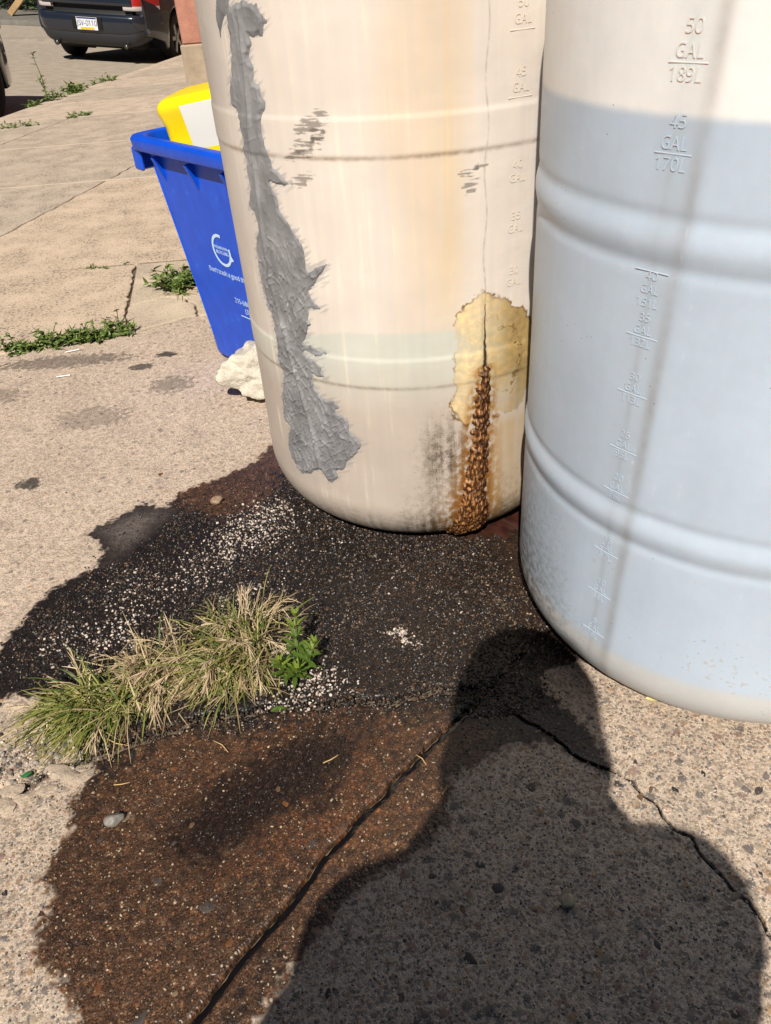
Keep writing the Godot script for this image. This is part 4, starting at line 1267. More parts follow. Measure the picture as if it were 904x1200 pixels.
func leaf_mesh(l: float, w: float, bend: float, cup := 0.25) -> ArrayMesh:   # lies along +z from its stalk
	var s := Shape.new()
	var n := 5
	for k in n + 1:
		var t := float(k) / n
		var hw := w * 0.5 * sin(PI * pow(t, 0.8)) + 0.0002
		var y := -bend * t * t * l
		for e in [-1.0, 0.0, 1.0]: s.p(Vector3(e * hw, y + absf(e) * hw * cup, t * l), Vector2(e * 0.5 + 0.5, t))
	s.weave(0, n + 1, 3, true)
	return s.done()

func weed(label: String, at: Vector3) -> void:           # upright plant with whorls of narrow leaves
	var o := base("leafy_weed", at)
	tag(o, label, "weed")
	var ms := [leaf_mesh(0.026, 0.0065, 0.25), leaf_mesh(0.021, 0.0055, 0.1), leaf_mesh(0.016, 0.005, -0.1)]
	for st in [[Vector3(0.004, 0, -0.004), Vector3(0.012, 0.085, -0.024)], [Vector3(0.012, 0, 0.004), Vector3(0.036, 0.052, 0.0)], [Vector3(-0.006, 0, 0.006), Vector3(-0.014, 0.040, 0.020)], [Vector3(0.002, 0, 0.012), Vector3(0.010, 0.030, 0.026)]]:
		var a: Vector3 = st[0]; var b: Vector3 = st[1]
		var s := Shape.new()
		s.tube([a, a.lerp(b, 0.5) + Vector3(0.002, 0, 0), b], [0.0015, 0.0012, 0.0008], 6)
		put("stem", s.done(), M.stem, o)
		var whorls := 5
		for k in whorls:
			var t := 0.25 + 0.75 * k / (whorls - 1.0)
			for q in 5:
				var ang := TAU * q / 5 + k * 0.6
				var tilt := lerpf(0.25, 0.95, t)
				var xf := Transform3D(Basis(Vector3.UP, ang) * Basis(Vector3.RIGHT, -tilt + rng.randf_range(-0.2, 0.2)), a.lerp(b, t))
				put("leaf", ms[mini(k / 2, 2)], M.leaf_bright if k > 2 else M.leaf, o, xf)

func ground_weed(label: String, at: Vector3, rx: float, rz: float, n: int, size: float, up: float, group: String, yaw := 0.0) -> void:
	var o := base("low_weed", at, yaw)
	tag(o, label, "weed", group)
	var s := Shape.new(); var t := Shape.new()
	for k in n:
		var root := Vector3(rng.randf_range(-rx, rx), 0.0, rng.randfn() * rz)
		var dir := Vector3(rng.randfn() * 0.7, rng.randf_range(0.2, 1.0) * up, rng.randfn() * 0.7 + 0.15).normalized()
		var ln := size * rng.randf_range(0.8, 2.4)
		var tip := root + dir * ln
		t.tube([root, root.lerp(tip, 0.5) + Vector3.UP * ln * 0.08, tip], [0.0016, 0.0012, 0.0008], 4, false, Color(0.10, 0.12, 0.04))
		for q in 9:
			var b := root.lerp(tip, rng.randf_range(0.2, 1.0))
			var d := (Vector3(rng.randfn(), rng.randf_range(-0.2, 0.9), rng.randfn())).normalized()
			var c := Color(0.055, 0.105, 0.018).lerp(Color(0.19, 0.25, 0.06), rng.randf())
			blade(s, b, d, size * rng.randf_range(0.5, 1.0), size * 0.28, 0.4, c, c)
	put("leaves", s.done(), M.grass, o).set_meta("kind", "stuff")
	put("stems", t.done(), M.grass, o).set_meta("kind", "stuff")

func build_plants() -> void:
	tuft("grass_tuft", "bright green tuft of grass at the left end of the oily joint", Vector3(-0.432, 0.0, -0.728), 0.028, 0.018, Vector3(-0.55, -0.1, 0.45), 380, 200, 8, 0.088)
	tuft("grass_tuft", "straw coloured tuft of dry grass between two greener tufts", Vector3(-0.352, 0.0, -0.790), 0.020, 0.024, Vector3(-0.35, 0.0, 0.55), 40, 260, 30, 0.080)
	tuft("grass_tuft", "largest tuft of grass, half green with drooping dry seed heads", Vector3(-0.245, 0.0, -0.800), 0.028, 0.026, Vector3(-0.40, 0.0, 0.50), 190, 240, 34, 0.092)
	tuft("grass_tuft", "thin tuft of reddish dry seed heads behind the leafy weed", Vector3(-0.205, 0.0, -0.845), 0.022, 0.020, Vector3(0.05, 0.3, -0.25), 22, 50, 12, 0.09)
	tuft("grass_tuft", "sparse yellow green grass shoots at the back of the tufts", Vector3(-0.265, 0.0, -0.865), 0.018, 0.012, Vector3(-0.05, 0.5, -0.1), 34, 18, 2, 0.075)
	weed("bright green leafy weed with narrow whorled leaves beside the dry grass", Vector3(-0.150, 0.0, -0.768))
	ground_weed("low green weeds sprawling along the crack, leftmost in view", Vector3(-0.985, 0.0, -2.035), 0.07, 0.012, 22, 0.024, 0.7, "weeds along the pavement joint")
	ground_weed("dense patch of low green weeds in the middle of the crack", Vector3(-0.855, 0.0, -2.055), 0.062, 0.014, 40, 0.026, 0.9, "weeds along the pavement joint", 0.1)
	ground_weed("feathery light green weed at the right end of the crack", Vector3(-0.745, 0.0, -2.085), 0.062, 0.014, 42, 0.026, 0.7, "weeds along the pavement joint", 0.3)
	ground_weed("leafy green weed growing against the blue bin", Vector3(-0.585, 0.0, -2.45), 0.055, 0.025, 46, 0.036, 1.1, "")
	ground_weed("few tiny weeds at the corner of the upper slab", Vector3(-0.90, 0.0, -2.705), 0.08, 0.008, 7, 0.014, 0.5, "")
	# dry stalks under the weed by the bin
	var ds := base("dry_grass", Vector3(-0.57, 0.0, -2.385))
	tag(ds, "flattened dry stalks below the weed at the blue bin", "grass")
	var s := Shape.new()
	for k in 46:
		var r := Vector3(rng.randf_range(-0.05, 0.07), 0.003, rng.randfn() * 0.018)
		var c := Color(0.42, 0.32, 0.18).lerp(Color(0.58, 0.48, 0.30), rng.randf())
		blade(s, r, Vector3(rng.randfn(), 0.12, rng.randfn() * 0.5), rng.randf_range(0.03, 0.07), 0.0022, 0.3, c, c)
	put("stalks", s.done(), M.straw, ds).set_meta("kind", "stuff")
	# weeds at the kerb
	for q in [[-2.44, -8.0, 0.20, 26, 0.05, "short weed tuft at the kerb left of the shadowed road"], [-2.36, -8.35, 0.12, 30, 0.06, "bushier weed tuft at the kerb in front of the dark sedan"], [-2.05, -9.2, 0.2, 26, 0.045, "sparse weeds at the kerb by the sedan's rear wheel"], [-2.72, -7.25, 0.05, 10, 0.05, "low weed clump at the foot of the tall kerb weed"]]:
		ground_weed(q[5], Vector3(curb_x(q[1]) + 0.01, pave_y(q[1]) - 0.02, q[1]), q[2], 0.03, q[3], q[4], 1.2, "weeds along the kerb", 1.2)
	ground_weed("small weed in the joint near the far kerb, leftmost", Vector3(-2.28, 0.0, -5.95), 0.14, 0.01, 16, 0.03, 0.5, "weeds in the far joints")
	ground_weed("thin strip of weed in the joint of the far slabs", Vector3(-1.95, pave_y(-6.22), -6.22), 0.10, 0.012, 18, 0.03, 0.5, "weeds in the far joints", 0.9)
	var tw := base("tall_weed", Vector3(curb_x(-7.55) + 0.02, pave_y(-7.55) - 0.05, -7.55))
	tag(tw, "tall spindly weed standing at the kerb beside the blue car's shadow", "weed")
	var ts := Shape.new(); var tl := Shape.new()
	for st in 3:
		var top := Vector3(rng.randf_range(-0.12, 0.0) + 0.06 * st, [0.42, 0.25, 0.14][st], rng.randf_range(-0.05, 0.05))
		ts.tube([Vector3.ZERO, top * 0.5 + Vector3(0.02, 0, 0), top], [0.005, 0.004, 0.002], 6)
		for k in 26:
			var b := top * rng.randf_range(0.1, 1.0) + Vector3(0.01, 0, 0)
			var c := Color(0.06, 0.11, 0.025).lerp(Color(0.16, 0.21, 0.06), rng.randf())
			blade(tl, b, Vector3(rng.randfn(), rng.randf_range(0.0, 0.8), rng.randfn()), rng.randf_range(0.03, 0.07), 0.014, 0.5, c, c)
	put("stalk", ts.done(), M.stem, tw)
	put("leaves", tl.done(), M.grass, tw).set_meta("kind", "stuff")
	# hedge behind the street
	for k in 7:
		var x := -4.6 - 1.75 * k
		var y := road_y(x, -21.6) + 0.1
		var b := base("hedge_bush", Vector3(x, y, -23.0 - rng.randf() * 0.6))
		tag(b, ["dark leafy bush right behind the sedan's roofline", "dark leafy bush behind the leaning timbers", "leafy bush across the street at the picture's left edge", "round bush further along the verge", "loose bush beside the round one", "tall bush near the end of the hedge", "last bush of the hedge"][k], "bush", "bushes across the street")
		var tr := Shape.new(); var lv := Shape.new()
		for q in 5:
			var d := Vector3(rng.randfn() * 0.5, 1.5, rng.randfn() * 0.4)
			tr.tube([Vector3(rng.randfn() * 0.1, 0, 0), d * 0.5, d], [0.03, 0.022, 0.01], 6)
		for q in 1500:
			var u := Vector3(rng.randfn(), rng.randfn(), rng.randfn()).normalized()
			var pos := Vector3(0, 0.85, 0) + u * Vector3(1.05, 0.95, 0.75) * pow(rng.randf(), 0.35) * (0.8 + 0.3 * sin(u.x * 5.0 + k) * cos(u.y * 4.0))
			if pos.y < 0.02: pos.y = rng.randf() * 0.2
			var c := Color(0.025, 0.055, 0.012).lerp(Color(0.11, 0.15, 0.035), rng.randf())
			blade(lv, pos, Vector3(rng.randfn(), rng.randf() * 0.8, rng.randfn()), rng.randf_range(0.08, 0.16), 0.055, 0.4, c, c)
		put("stems", tr.done(), M.bark, b)
		put("crown", lv.done(), M.grass, b).set_meta("kind", "stuff")
	for q in [[Vector3(-7.35, 0.20, -22.0), 0.95, 0.62, "steeply leaning weathered timber in front of the hedge"], [Vector3(-6.35, 0.40, -22.1), 1.62, -1.2, "nearly flat weathered timber lying against the hedge"]]:
		var t := base("timber", q[0])
		tag(t, q[3], "timber", "timbers against the hedge")
		var s2 := Shape.new()
		s2.box(Transform3D(Basis(Vector3.FORWARD, q[1]) * Basis(Vector3.RIGHT, 0.2), Vector3(0, 0.35, 0)), Vector3(0.13, 1.5, 0.09), 0.008)
		put("beam", s2.done(false), M.timber, t)

# ---------------------------------------------------------------- bin, jug, rock
func build_bin() -> void:
	# the front runs from the far left corner towards the viewer on the right
	var u := Vector3(0.64, 0.0, 0.768)
	var o := base("recycling_bin", Vector3(-0.205, 0.0, -1.845), atan2(-u.z, u.x))
	tag(o, "blue plastic recycling bin with white print behind the stained drum", "bin")
	# own axes: x along the front, z out of the front face
	var W0 := 0.185; var W1 := 0.245; var D0 := 0.125; var D1 := 0.165; var H := 0.53
	var ring := func(hw: float, hd: float, y: float, r: float) -> Array:
		var a := []
		for c in [[1, 1], [-1, 1], [-1, -1], [1, -1]]:
			var a0: float = {[1, 1]: 0.0, [-1, 1]: PI / 2, [-1, -1]: PI, [1, -1]: PI * 1.5}[c]
			for k in 6:
				var an: float = a0 + PI / 2 * k / 5.0
				a.append(Vector3(c[0] * (hw - r) + r * cos(an), y, c[1] * (hd - r) + r * sin(an)))
		a.append(a[0])
		return a
	var s := Shape.new()
	var rows := [[W0 - 0.012, D0 - 0.012, 0.0], [W0, D0, 0.012], [W0 + 0.002, D0 + 0.002, 0.02]]
	for k in range(1, 9): rows.append([lerpf(W0, W1, k / 8.0), lerpf(D0, D1, k / 8.0), lerpf(0.02, H - 0.03, k / 8.0)])
	rows.append([W1 - 0.006, D1 - 0.006, H - 0.030])
	for k in range(1, 8): rows.append([lerpf(W1, W0, k / 7.0) - 0.006, lerpf(D1, D0, k / 7.0) - 0.006, lerpf(H - 0.03, 0.012, k / 7.0)])
	for q in rows:
		for p in ring.call(q[0], q[1], q[2], 0.045): s.p(p)
	var nc := 25
	s.weave(0, rows.size(), nc, true)
	for e in [[0, true], [rows.size() - 1, false]]:
		var c := s.p(Vector3(0, rows[e[0]][2], 0))
		for k in nc - 1:
			if e[1]: s.tri(c, e[0] * nc + k, e[0] * nc + k + 1)
			else: s.tri(c, e[0] * nc + k + 1, e[0] * nc + k)
	put("tub", s.done(), M.blue, o)
	# rolled rim with a hand notch in the left end
	var rm := Shape.new()
	var prof := [[0.000, -0.031], [0.019, -0.030], [0.025, -0.026], [0.027, -0.006], [0.023, 0.0], [0.006, 0.002], [-0.004, -0.002], [-0.006, -0.03]]
	for q in prof:
		for p in ring.call(W1 + q[0], D1 + q[0], H + q[1], 0.05): rm.p(p)
	rm.weave(0, prof.size(), nc, true)
	put("rim", rm.done(), M.blue, o)
	# raised hand-hold behind the notch
	var hh := Shape.new()
	hh.box(Transform3D(Basis(Vector3.FORWARD, 0.08), Vector3(-W1 - 0.004, H + 0.010, -0.02)), Vector3(0.012, 0.055, 0.17), 0.004)
	hh.box(Transform3D(Basis.IDENTITY, Vector3(-W1 + 0.10, H + 0.012, -D1 - 0.006)), Vector3(0.22, 0.05, 0.012), 0.004)
	hh.box(Transform3D(Basis(Vector3.FORWARD, 0.10), Vector3(-W1 - 0.016, H - 0.050, D1 - 0.03)), Vector3(0.012, 0.055, 0.075), 0.004)
	hh.box(Transform3D(Basis.IDENTITY, Vector3(-W1 + 0.004, H - 0.048, D1 + 0.014)), Vector3(0.036, 0.05, 0.010), 0.004)
	put("hand_hold", hh.done(false), M.blue, o)
	var tilt := atan((D1 - D0) / H)
	for x in [-0.17, -0.03, 0.11]:          # gussets under the rim
		var gs := Shape.new()
		var zz := D1 - 0.004
		for e in [-1.0, 1.0]:
			gs.p(Vector3(x + e * 0.005, H - 0.035, zz)); gs.p(Vector3(x + e * 0.005, H - 0.040, zz + 0.021)); gs.p(Vector3(x + e * 0.005, H - 0.095, zz - 0.002))
		gs.tri(0, 2, 1); gs.tri(3, 4, 5); gs.quad(1, 2, 5, 4); gs.quad(0, 1, 4, 3)
		put("gusset", gs.done(false), M.blue, o)
	for e in [-1.0, 1.0]:                   # raised corner ribs that run down to a step
		var cs := Shape.new()
		cs.tube([Vector3(e * (W1 - 0.040), H - 0.06, D1 - 0.0045), Vector3(e * (W0 - 0.036), 0.065, D0 + 0.0015)], [0.004, 0.004], 8)
		put("corner_rib", cs.done(), M.blue, o)
	# print on the front
	var face := func(x: float, y: float, off: float) -> Vector3:
		return Vector3(x, y, lerpf(D0, D1, (y - 0.02) / (H - 0.05)) + off)
	var pr := Shape.new()
	var c0 := Vector2(0.004, 0.312)
	var nseg := 44
	for k in nseg + 1:
		var a := deg_to_rad(75.0) + deg_to_rad(300.0) * k / nseg
		for r in [0.030, 0.037]:
			var q: Vector2 = c0 + Vector2(cos(a), sin(a)) * r
			pr.p(face.call(q.x, q.y, 0.0012))
	pr.weave(0, nseg + 1, 2)
	var b := pr.v.size()                   # arrow head at the open end of the ring
	for q in [[0.026, -0.022], [0.044, -0.016], [0.031, 0.003]]: pr.p(face.call(c0.x + q[0], c0.y + q[1], 0.0014))
	pr.tri(b, b + 1, b + 2)
	for t in [["PHILADELPHIA", 0.0083, c0.x - 0.001, c0.y + 0.0055], ["RECYCLING", 0.0100, c0.x, c0.y - 0.0055], ["Don't trash a good thing", 0.0155, 0.008, 0.256], ["215-686-5560", 0.016, 0.055, 0.196], ["(311)", 0.016, 0.058, 0.176]]:
		var arr := letters(t[0], t[1], 0.0004)
		var V: PackedVector3Array = arr[Mesh.ARRAY_VERTEX]
		var I: PackedInt32Array = arr[Mesh.ARRAY_INDEX]
		var k1 := pr.v.size()
		for q in V: pr.p(face.call(t[2] + q.x, t[3] + q.y, 0.001 + q.z))
		for q in I: pr.ix.append(q + k1)
	pr.box(Transform3D(Basis(Vector3.RIGHT, tilt), face.call(0.055, 0.160, 0.001)), Vector3(0.075, 0.002, 0.0006))
	put("printed_lettering", pr.done(false), M.print, o)
	# grit gathered at the notch
	# jug standing in the bin
	var jg := base("yellow_jug", Vector3(-0.268, 0.345, -1.955))
	jg.rotation = Vector3(0.10, -0.42, 0.16)
	tag(jg, "bright yellow plastic jug with a white label sticking out of the blue bin", "jug")
	var js := Shape.new()
	var prof2 := []
	for k in 6: prof2.append([0.0 - 0.02 * (1.0 - sin(k / 5.0 * PI / 2)), 0.02 * (1.0 - cos(k / 5.0 * PI / 2))])
	for k in 9: prof2.append([0.0 - 0.004 * sin(k / 8.0 * PI * 3.0), lerpf(0.03, 0.245, k / 8.0)])
	for k in range(1, 7): prof2.append([-0.022 * (1.0 - cos(k / 6.0 * PI / 2)), 0.250 + 0.022 * sin(k / 6.0 * PI / 2)])
	for q in prof2:
		for p in ring.call(0.115 + q[0], 0.070 + q[0], q[1], 0.024): js.p(p)
	js.weave(0, prof2.size(), nc, true)
	var tc := js.p(Vector3(0, 0.274, 0))
	for k in nc - 1: js.tri(tc, (prof2.size() - 1) * nc + k + 1, (prof2.size() - 1) * nc + k)
	put("body", js.done(), M.yellow, jg)
	var lb := Shape.new()
	lb.box(Transform3D(Basis.IDENTITY, Vector3(0.025, 0.180, 0.0705)), Vector3(0.13, 0.15, 0.002), 0.0006)
	put("label", lb.done(false), M.paper, jg)
	put("cap", lathe([Vector2(0.021, 0.0), Vector2(0.022, 0.004), Vector2(0.022, 0.026), Vector2(0.020, 0.030), Vector2(0.0, 0.031)], 20), M.paper, jg, Transform3D(Basis(Vector3.RIGHT, PI / 2), Vector3(0.0, 0.10, 0.068)))
	# rock
	var rk := base("rock", Vector3(-0.262, 0.045, -1.668), 0.5)
	tag(rk, "chalky white rock lying between the bin and the stained drum", "rock")
	var rmesh := stone_mesh(404, 4, Vector3(0.102, 0.072, 0.084), 0.27, 0.15, 14)
	put("stone", rmesh, M.rock, rk)

# ---------------------------------------------------------------- cars
func strip(x0: float, x1: float, prof: Array, plan: Callable, n := 40) -> ArrayMesh:   # a panel swept across the car: prof = [y, inset]
	var s := Shape.new()
	for k in n + 1:
		var x := lerpf(x0, x1, float(k) / n)
		for q in prof:
			var zz: float = plan.call(x) + q[1]
			var up: float = 0.20 * pow(clampf((absf(x) - 0.50) / 0.40, 0.0, 1.0), 2.0) * clampf((0.62 - q[0]) / 0.32, 0.0, 1.0)
			s.p(Vector3(x, q[0] + up, zz))
	s.weave(0, n + 1, prof.size())
	# thickness behind it
	var k0 := s.v.size()
	for k in n + 1:
		for q in prof:
			var a := s.v[k * prof.size() + prof.find(q)]
			s.p(a + Vector3(-a.x * 0.03, 0, -0.03))
	s.weave(k0, n + 1, prof.size(), true)
	return s.done()

func car(called: String, label: String, xf: Transform3D, paint: Material, plate: String) -> Node3D:
	var o := base(called, Vector3.ZERO)
	o.transform = xf
	tag(o, label, "car")
	var Lg := 4.55
	var half := func(z: float) -> float:   # half width in plan, z from rear 0 to front -Lg
		var t := -z
		var w := 0.90
		if t < 0.55: w -= 0.16 * pow(1.0 - t / 0.55, 2.2)
		if t > Lg - 0.75: w -= 0.22 * pow((t - Lg + 0.75) / 0.75, 2.0)
		return w
	var deck := func(z: float) -> float:   # height of bonnet and boot
		var t := -z
		if t < 0.12: return 0.97 + 0.04 * t / 0.12
		if t < 1.0: return 1.01
		if t < 2.9: return lerpf(1.0, 0.93, (t - 1.0) / 1.9)
		return 0.93 - 0.20 * pow((t - 2.9) / 1.65, 1.6)
	var wheels := [-0.98, -3.62]
	var s := Shape.new()
	var zs := []
	var z := -0.10
	while z > -Lg:
		zs.append(z); z -= 0.055
	zs.append(-Lg)
	for zz in zs:
		var hw: float = half.call(zz)
		var dk: float = deck.call(zz)
		var low := 0.22
		if -zz < 0.5: low = 0.30 + 0.16 * (0.5 + zz) / 0.5
		var inner := low
		for wz in wheels:
			var d: float = absf(zz - wz)
			if d < 0.375: low = maxf(low, 0.32 + sqrt(0.375 * 0.375 - d * d))
		var sec := [[0.0, inner], [hw - 0.24, inner], [hw - 0.22, low], [hw - 0.015, low], [hw, low + 0.03], [hw + 0.01, maxf(low + 0.06, 0.5)], [hw - 0.005, maxf(low + 0.08, 0.72)], [hw - 0.05, maxf(low + 0.1, dk - 0.08)], [hw - 0.12, dk - 0.015], [hw - 0.3, dk], [0.0, dk + 0.015]]
		for k in sec.size(): s.p(Vector3(sec[k][0], sec[k][1], zz))
		for k in range(sec.size() - 2, -1, -1): s.p(Vector3(-sec[k][0], sec[k][1], zz))
	s.weave(0, zs.size(), 21)
	for e in [0, zs.size() - 1]:
		var c := s.p(Vector3(0, 0.55, zs[e]))
		for k in 20:
			if e == 0: s.tri(c, k, k + 1)
			else: s.tri(c, e * 21 + k + 1, e * 21 + k)
	put("body", s.done(), paint, o)
	# cabin
	var cb := Shape.new(); var gl := Shape.new()
	var cab := [[-0.62, 0.66, 1.0], [-1.05, 0.60, 1.30], [-1.45, 0.57, 1.42], [-2.2, 0.58, 1.45], [-2.75, 0.60, 1.38], [-3.45, 0.70, 0.93]]
	for q in cab:
		for p in [[-0.80, 0.93], [-q[1] - 0.04, lerpf(0.93, q[2], 0.85)], [-q[1] + 0.1, q[2]], [q[1] - 0.1, q[2]], [q[1] + 0.04, lerpf(0.93, q[2], 0.85)], [0.80, 0.93]]: cb.p(Vector3(p[0], p[1], q[0]))
	cb.weave(0, cab.size(), 6, true)
	put("cabin", cb.done(), paint, o)
	for e in [-1.0, 1.0]:
		gl.box(Transform3D(Basis(Vector3.BACK, e * 0.42), Vector3(e * 0.735, 1.14, -1.75)), Vector3(0.01, 0.30, 1.5), 0.004)
	gl.box(Transform3D(Basis(Vector3.RIGHT, 0.92), Vector3(0, 1.18, -0.86)), Vector3(1.1, 0.42, 0.012), 0.004)
	gl.box(Transform3D(Basis(Vector3.RIGHT, -1.0), Vector3(0, 1.18, -3.12)), Vector3(1.15, 0.70, 0.012), 0.004)
	put("window_glass", gl.done(false), M.glass, o)
	# rear end
	var plan := func(x: float) -> float:
		var a: float = absf(x)
		return -0.05 * pow(a / 0.9, 2.0) - 0.42 * pow(clampf((a - 0.62) / 0.28, 0.0, 1.0), 2.4)
	put("rear_bumper", strip(-0.905, 0.905, [[0.66, -0.10], [0.665, -0.02], [0.65, 0.035], [0.62, 0.052], [0.56, 0.058], [0.47, 0.050], [0.44, 0.036], [0.43, 0.030]], plan), paint, o)
	put("bumper_skirt", strip(-0.89, 0.89, [[0.432, 0.024], [0.40, 0.030], [0.34, 0.016], [0.29, -0.02], [0.265, -0.08], [0.26, -0.16]], plan), M.skirt, o)
	put("boot_lid", strip(-0.66, 0.66, [[1.00, -0.12], [0.985, -0.03], [0.95, 0.0], [0.88, 0.012], [0.80, 0.024], [0.765, 0.026], [0.755, 0.0], [0.75, -0.05]], plan), paint, o)
	put("boot_shadow_gap", strip(-0.64, 0.64, [[0.76, -0.035], [0.665, -0.03], [0.655, -0.01]], plan), M.black, o)  # set-back strip, black to stand for the shadow under the lid
	for e in [-1.0, 1.0]:
		var x0: float = 0.53 * e; var x1: float = 0.89 * e
		var tl := put("tail_light", strip(minf(x0, x1), maxf(x0, x1), [[0.99, -0.07], [0.97, -0.02], [0.90, 0.01], [0.80, 0.018], [0.765, 0.016]], plan, 14), M.red_lens, o)
		tl.set_meta("label", "red tail light with a clear strip along its foot")
		put("clear_strip", strip(minf(x0, x1), maxf(x0, x1), [[0.764, 0.015], [0.745, 0.018], [0.715, 0.014], [0.708, 0.0]], plan, 14), M.clear_lens, tl)
		var ex := Shape.new()
		ex.tube([Vector3(e * 0.52, 0.30, -0.45), Vector3(e * 0.52, 0.295, -0.06), Vector3(e * 0.52, 0.285, 0.035)], [0.030, 0.032, 0.036], 16, false)
		ex.tube([Vector3(e * 0.52, 0.285, 0.035), Vector3(e * 0.52, 0.295, -0.06), Vector3(e * 0.52, 0.30, -0.2)], [0.031, 0.030, 0.028], 16)
		put("exhaust_tip", ex.done(), M.steel, o)
		var gap := Shape.new()
		gap.tube([Vector3(e * 0.60, 0.26, -0.50), Vector3(e * 0.22, 0.26, -0.50)], [0.085, 0.085], 14)
		put("silencer", gap.done(), M.under, o)
		# mirror
		var mr := Shape.new()
		mr.box(Transform3D(Basis.IDENTITY, Vector3(e * 0.98, 1.0, -2.75)), Vector3(0.17, 0.12, 0.10), 0.03)
		put("wing_mirror", mr.done(false), paint, o)
	var rc := Shape.new()
	rc.box(Transform3D(Basis(Vector3.RIGHT, 0.03), Vector3(0, 0.545, 0.052)), Vector3(0.44, 0.155, 0.02), 0.004)
	put("plate_recess", rc.done(false), M.black, o)
	var pl := Shape.new()
	pl.box(Transform3D(Basis(Vector3.RIGHT, 0.03), Vector3(0, 0.540, 0.066)), Vector3(0.305, 0.152, 0.004), 0.001)
	var pn := put("number_plate", pl.done(false), M.plate, o)
	var tx := Shape.new()
	var arr := letters(plate, 0.088, 0.002)
	for q in (arr[Mesh.ARRAY_VERTEX] as PackedVector3Array): tx.p(Vector3(q.x * 0.86, 0.545 + q.y, 0.0692 + q.z))
	for q in (arr[Mesh.ARRAY_INDEX] as PackedInt32Array): tx.ix.append(q)
	put("plate_characters", tx.done(false), M.plate_blue, pn)
	var bar := Shape.new()
	bar.box(Transform3D(Basis(Vector3.RIGHT, 0.03), Vector3(0, 0.483, 0.0672)), Vector3(0.20, 0.026, 0.004))
	put("plate_band", bar.done(false), M.plate_yellow, pn)
	var bar2 := Shape.new()
	bar2.box(Transform3D(Basis(Vector3.RIGHT, 0.03), Vector3(0, 0.604, 0.0692)), Vector3(0.29, 0.018, 0.003))
	put("plate_band", bar2.done(false), M.plate_blue, pn)
	# front
	put("front_bumper", front_strip(-0.86, 0.86, [[0.62, -0.06], [0.60, 0.02], [0.50, 0.05], [0.40, 0.05], [0.32, 0.02], [0.25, -0.06]], Lg), paint, o)
	put("bumper_trim", front_strip(-0.84, 0.84, [[0.335, 0.044], [0.30, 0.052], [0.24, 0.040], [0.21, -0.03]], Lg), M.skirt, o)
	for e in [-1.0, 1.0]:
		var hl := Shape.new()
		hl.box(Transform3D(Basis(Vector3.UP, -e * 0.55), Vector3(e * 0.62, 0.68, -Lg + 0.12)), Vector3(0.36, 0.13, 0.14), 0.04)
		put("headlight", hl.done(false), M.clear_lens, o)
	# under side
	var un := Shape.new()
	un.box(Transform3D(Basis.IDENTITY, Vector3(0, 0.27, -Lg / 2)), Vector3(1.25, 0.10, Lg - 0.5), 0.02)
	put("underbody", un.done(false), M.under, o)
	for wz in wheels:
		for e in [-1.0, 1.0]:
			var w := Node3D.new()
			hang(w, "wheel", o)
			w.position = Vector3(e * 0.79, 0.325, wz)
			w.rotation.z = -e * PI / 2
			put("tyre", lathe([Vector2(0.21, -0.09), Vector2(0.25, -0.105), Vector2(0.30, -0.105), Vector2(0.319, -0.09), Vector2(0.325, -0.05), Vector2(0.325, 0.05), Vector2(0.319, 0.09), Vector2(0.30, 0.105), Vector2(0.25, 0.105), Vector2(0.212, 0.09), Vector2(0.208, 0.02)], 40), M.rubber, w)
			var rmh := Shape.new()
			for k in 5:
				var an := TAU * k / 5
				rmh.box(Transform3D(Basis(Vector3.UP, an), Vector3(sin(an) * 0.115, 0.07, cos(an) * 0.115)), Vector3(0.06, 0.025, 0.19), 0.008)
			rmh.tube([Vector3(0, 0.05, 0), Vector3(0, 0.09, 0)], [0.045, 0.04], 16)
			var ringm := lathe([Vector2(0.213, 0.0), Vector2(0.214, 0.092), Vector2(0.205, 0.096), Vector2(0.196, 0.085), Vector2(0.19, 0.0), Vector2(0.0, -0.01)], 36)
			put("rim", rmh.done(false), M.alloy, w)
			put("rim_well", ringm, M.alloy_dark, w)
	return o

func front_strip(x0: float, x1: float, prof: Array, Lg: float) -> ArrayMesh:
	var s := Shape.new()
	var n := 30
	for k in n + 1:
		var x := lerpf(x0, x1, float(k) / n)
		var a: float = absf(x)
		var zz := -Lg + 0.04 + 0.05 * pow(a / 0.9, 2.0) + 0.5 * pow(clampf((a - 0.5) / 0.36, 0.0, 1.0), 2.2)
		for q in prof: s.p(Vector3(x, q[0], zz - q[1]))
	s.weave(0, n + 1, prof.size(), true)
	return s.done()

func build_cars() -> void:
	var b := Basis(Vector3.UP, deg_to_rad(-12.3)) * Basis(Vector3.BACK, deg_to_rad(-6.1))
	car("parked_car", "dark grey sedan parked at the kerb, seen from behind", Transform3D(b, Vector3(-3.643, -0.295, -12.927)), M.paint_grey, "JSV-0110")
	# nearer car whose front corner shows at the left edge: its nose ends at z = -8.9
	var yaw := deg_to_rad(-4.0)
	var b2 := Basis(Vector3.UP, yaw) * Basis(Vector3.BACK, deg_to_rad(-2.5))
	var nose := Vector3(-3.06 - 0.85, road_y(-3.9, -8.0) - 0.02, -8.55)
	var at := nose - b2 * Vector3(0, 0, -4.55)
	car("parked_car", "dark blue car whose front corner shows at the left edge", Transform3D(b2, at), M.paint_blue, "KLR-4827")

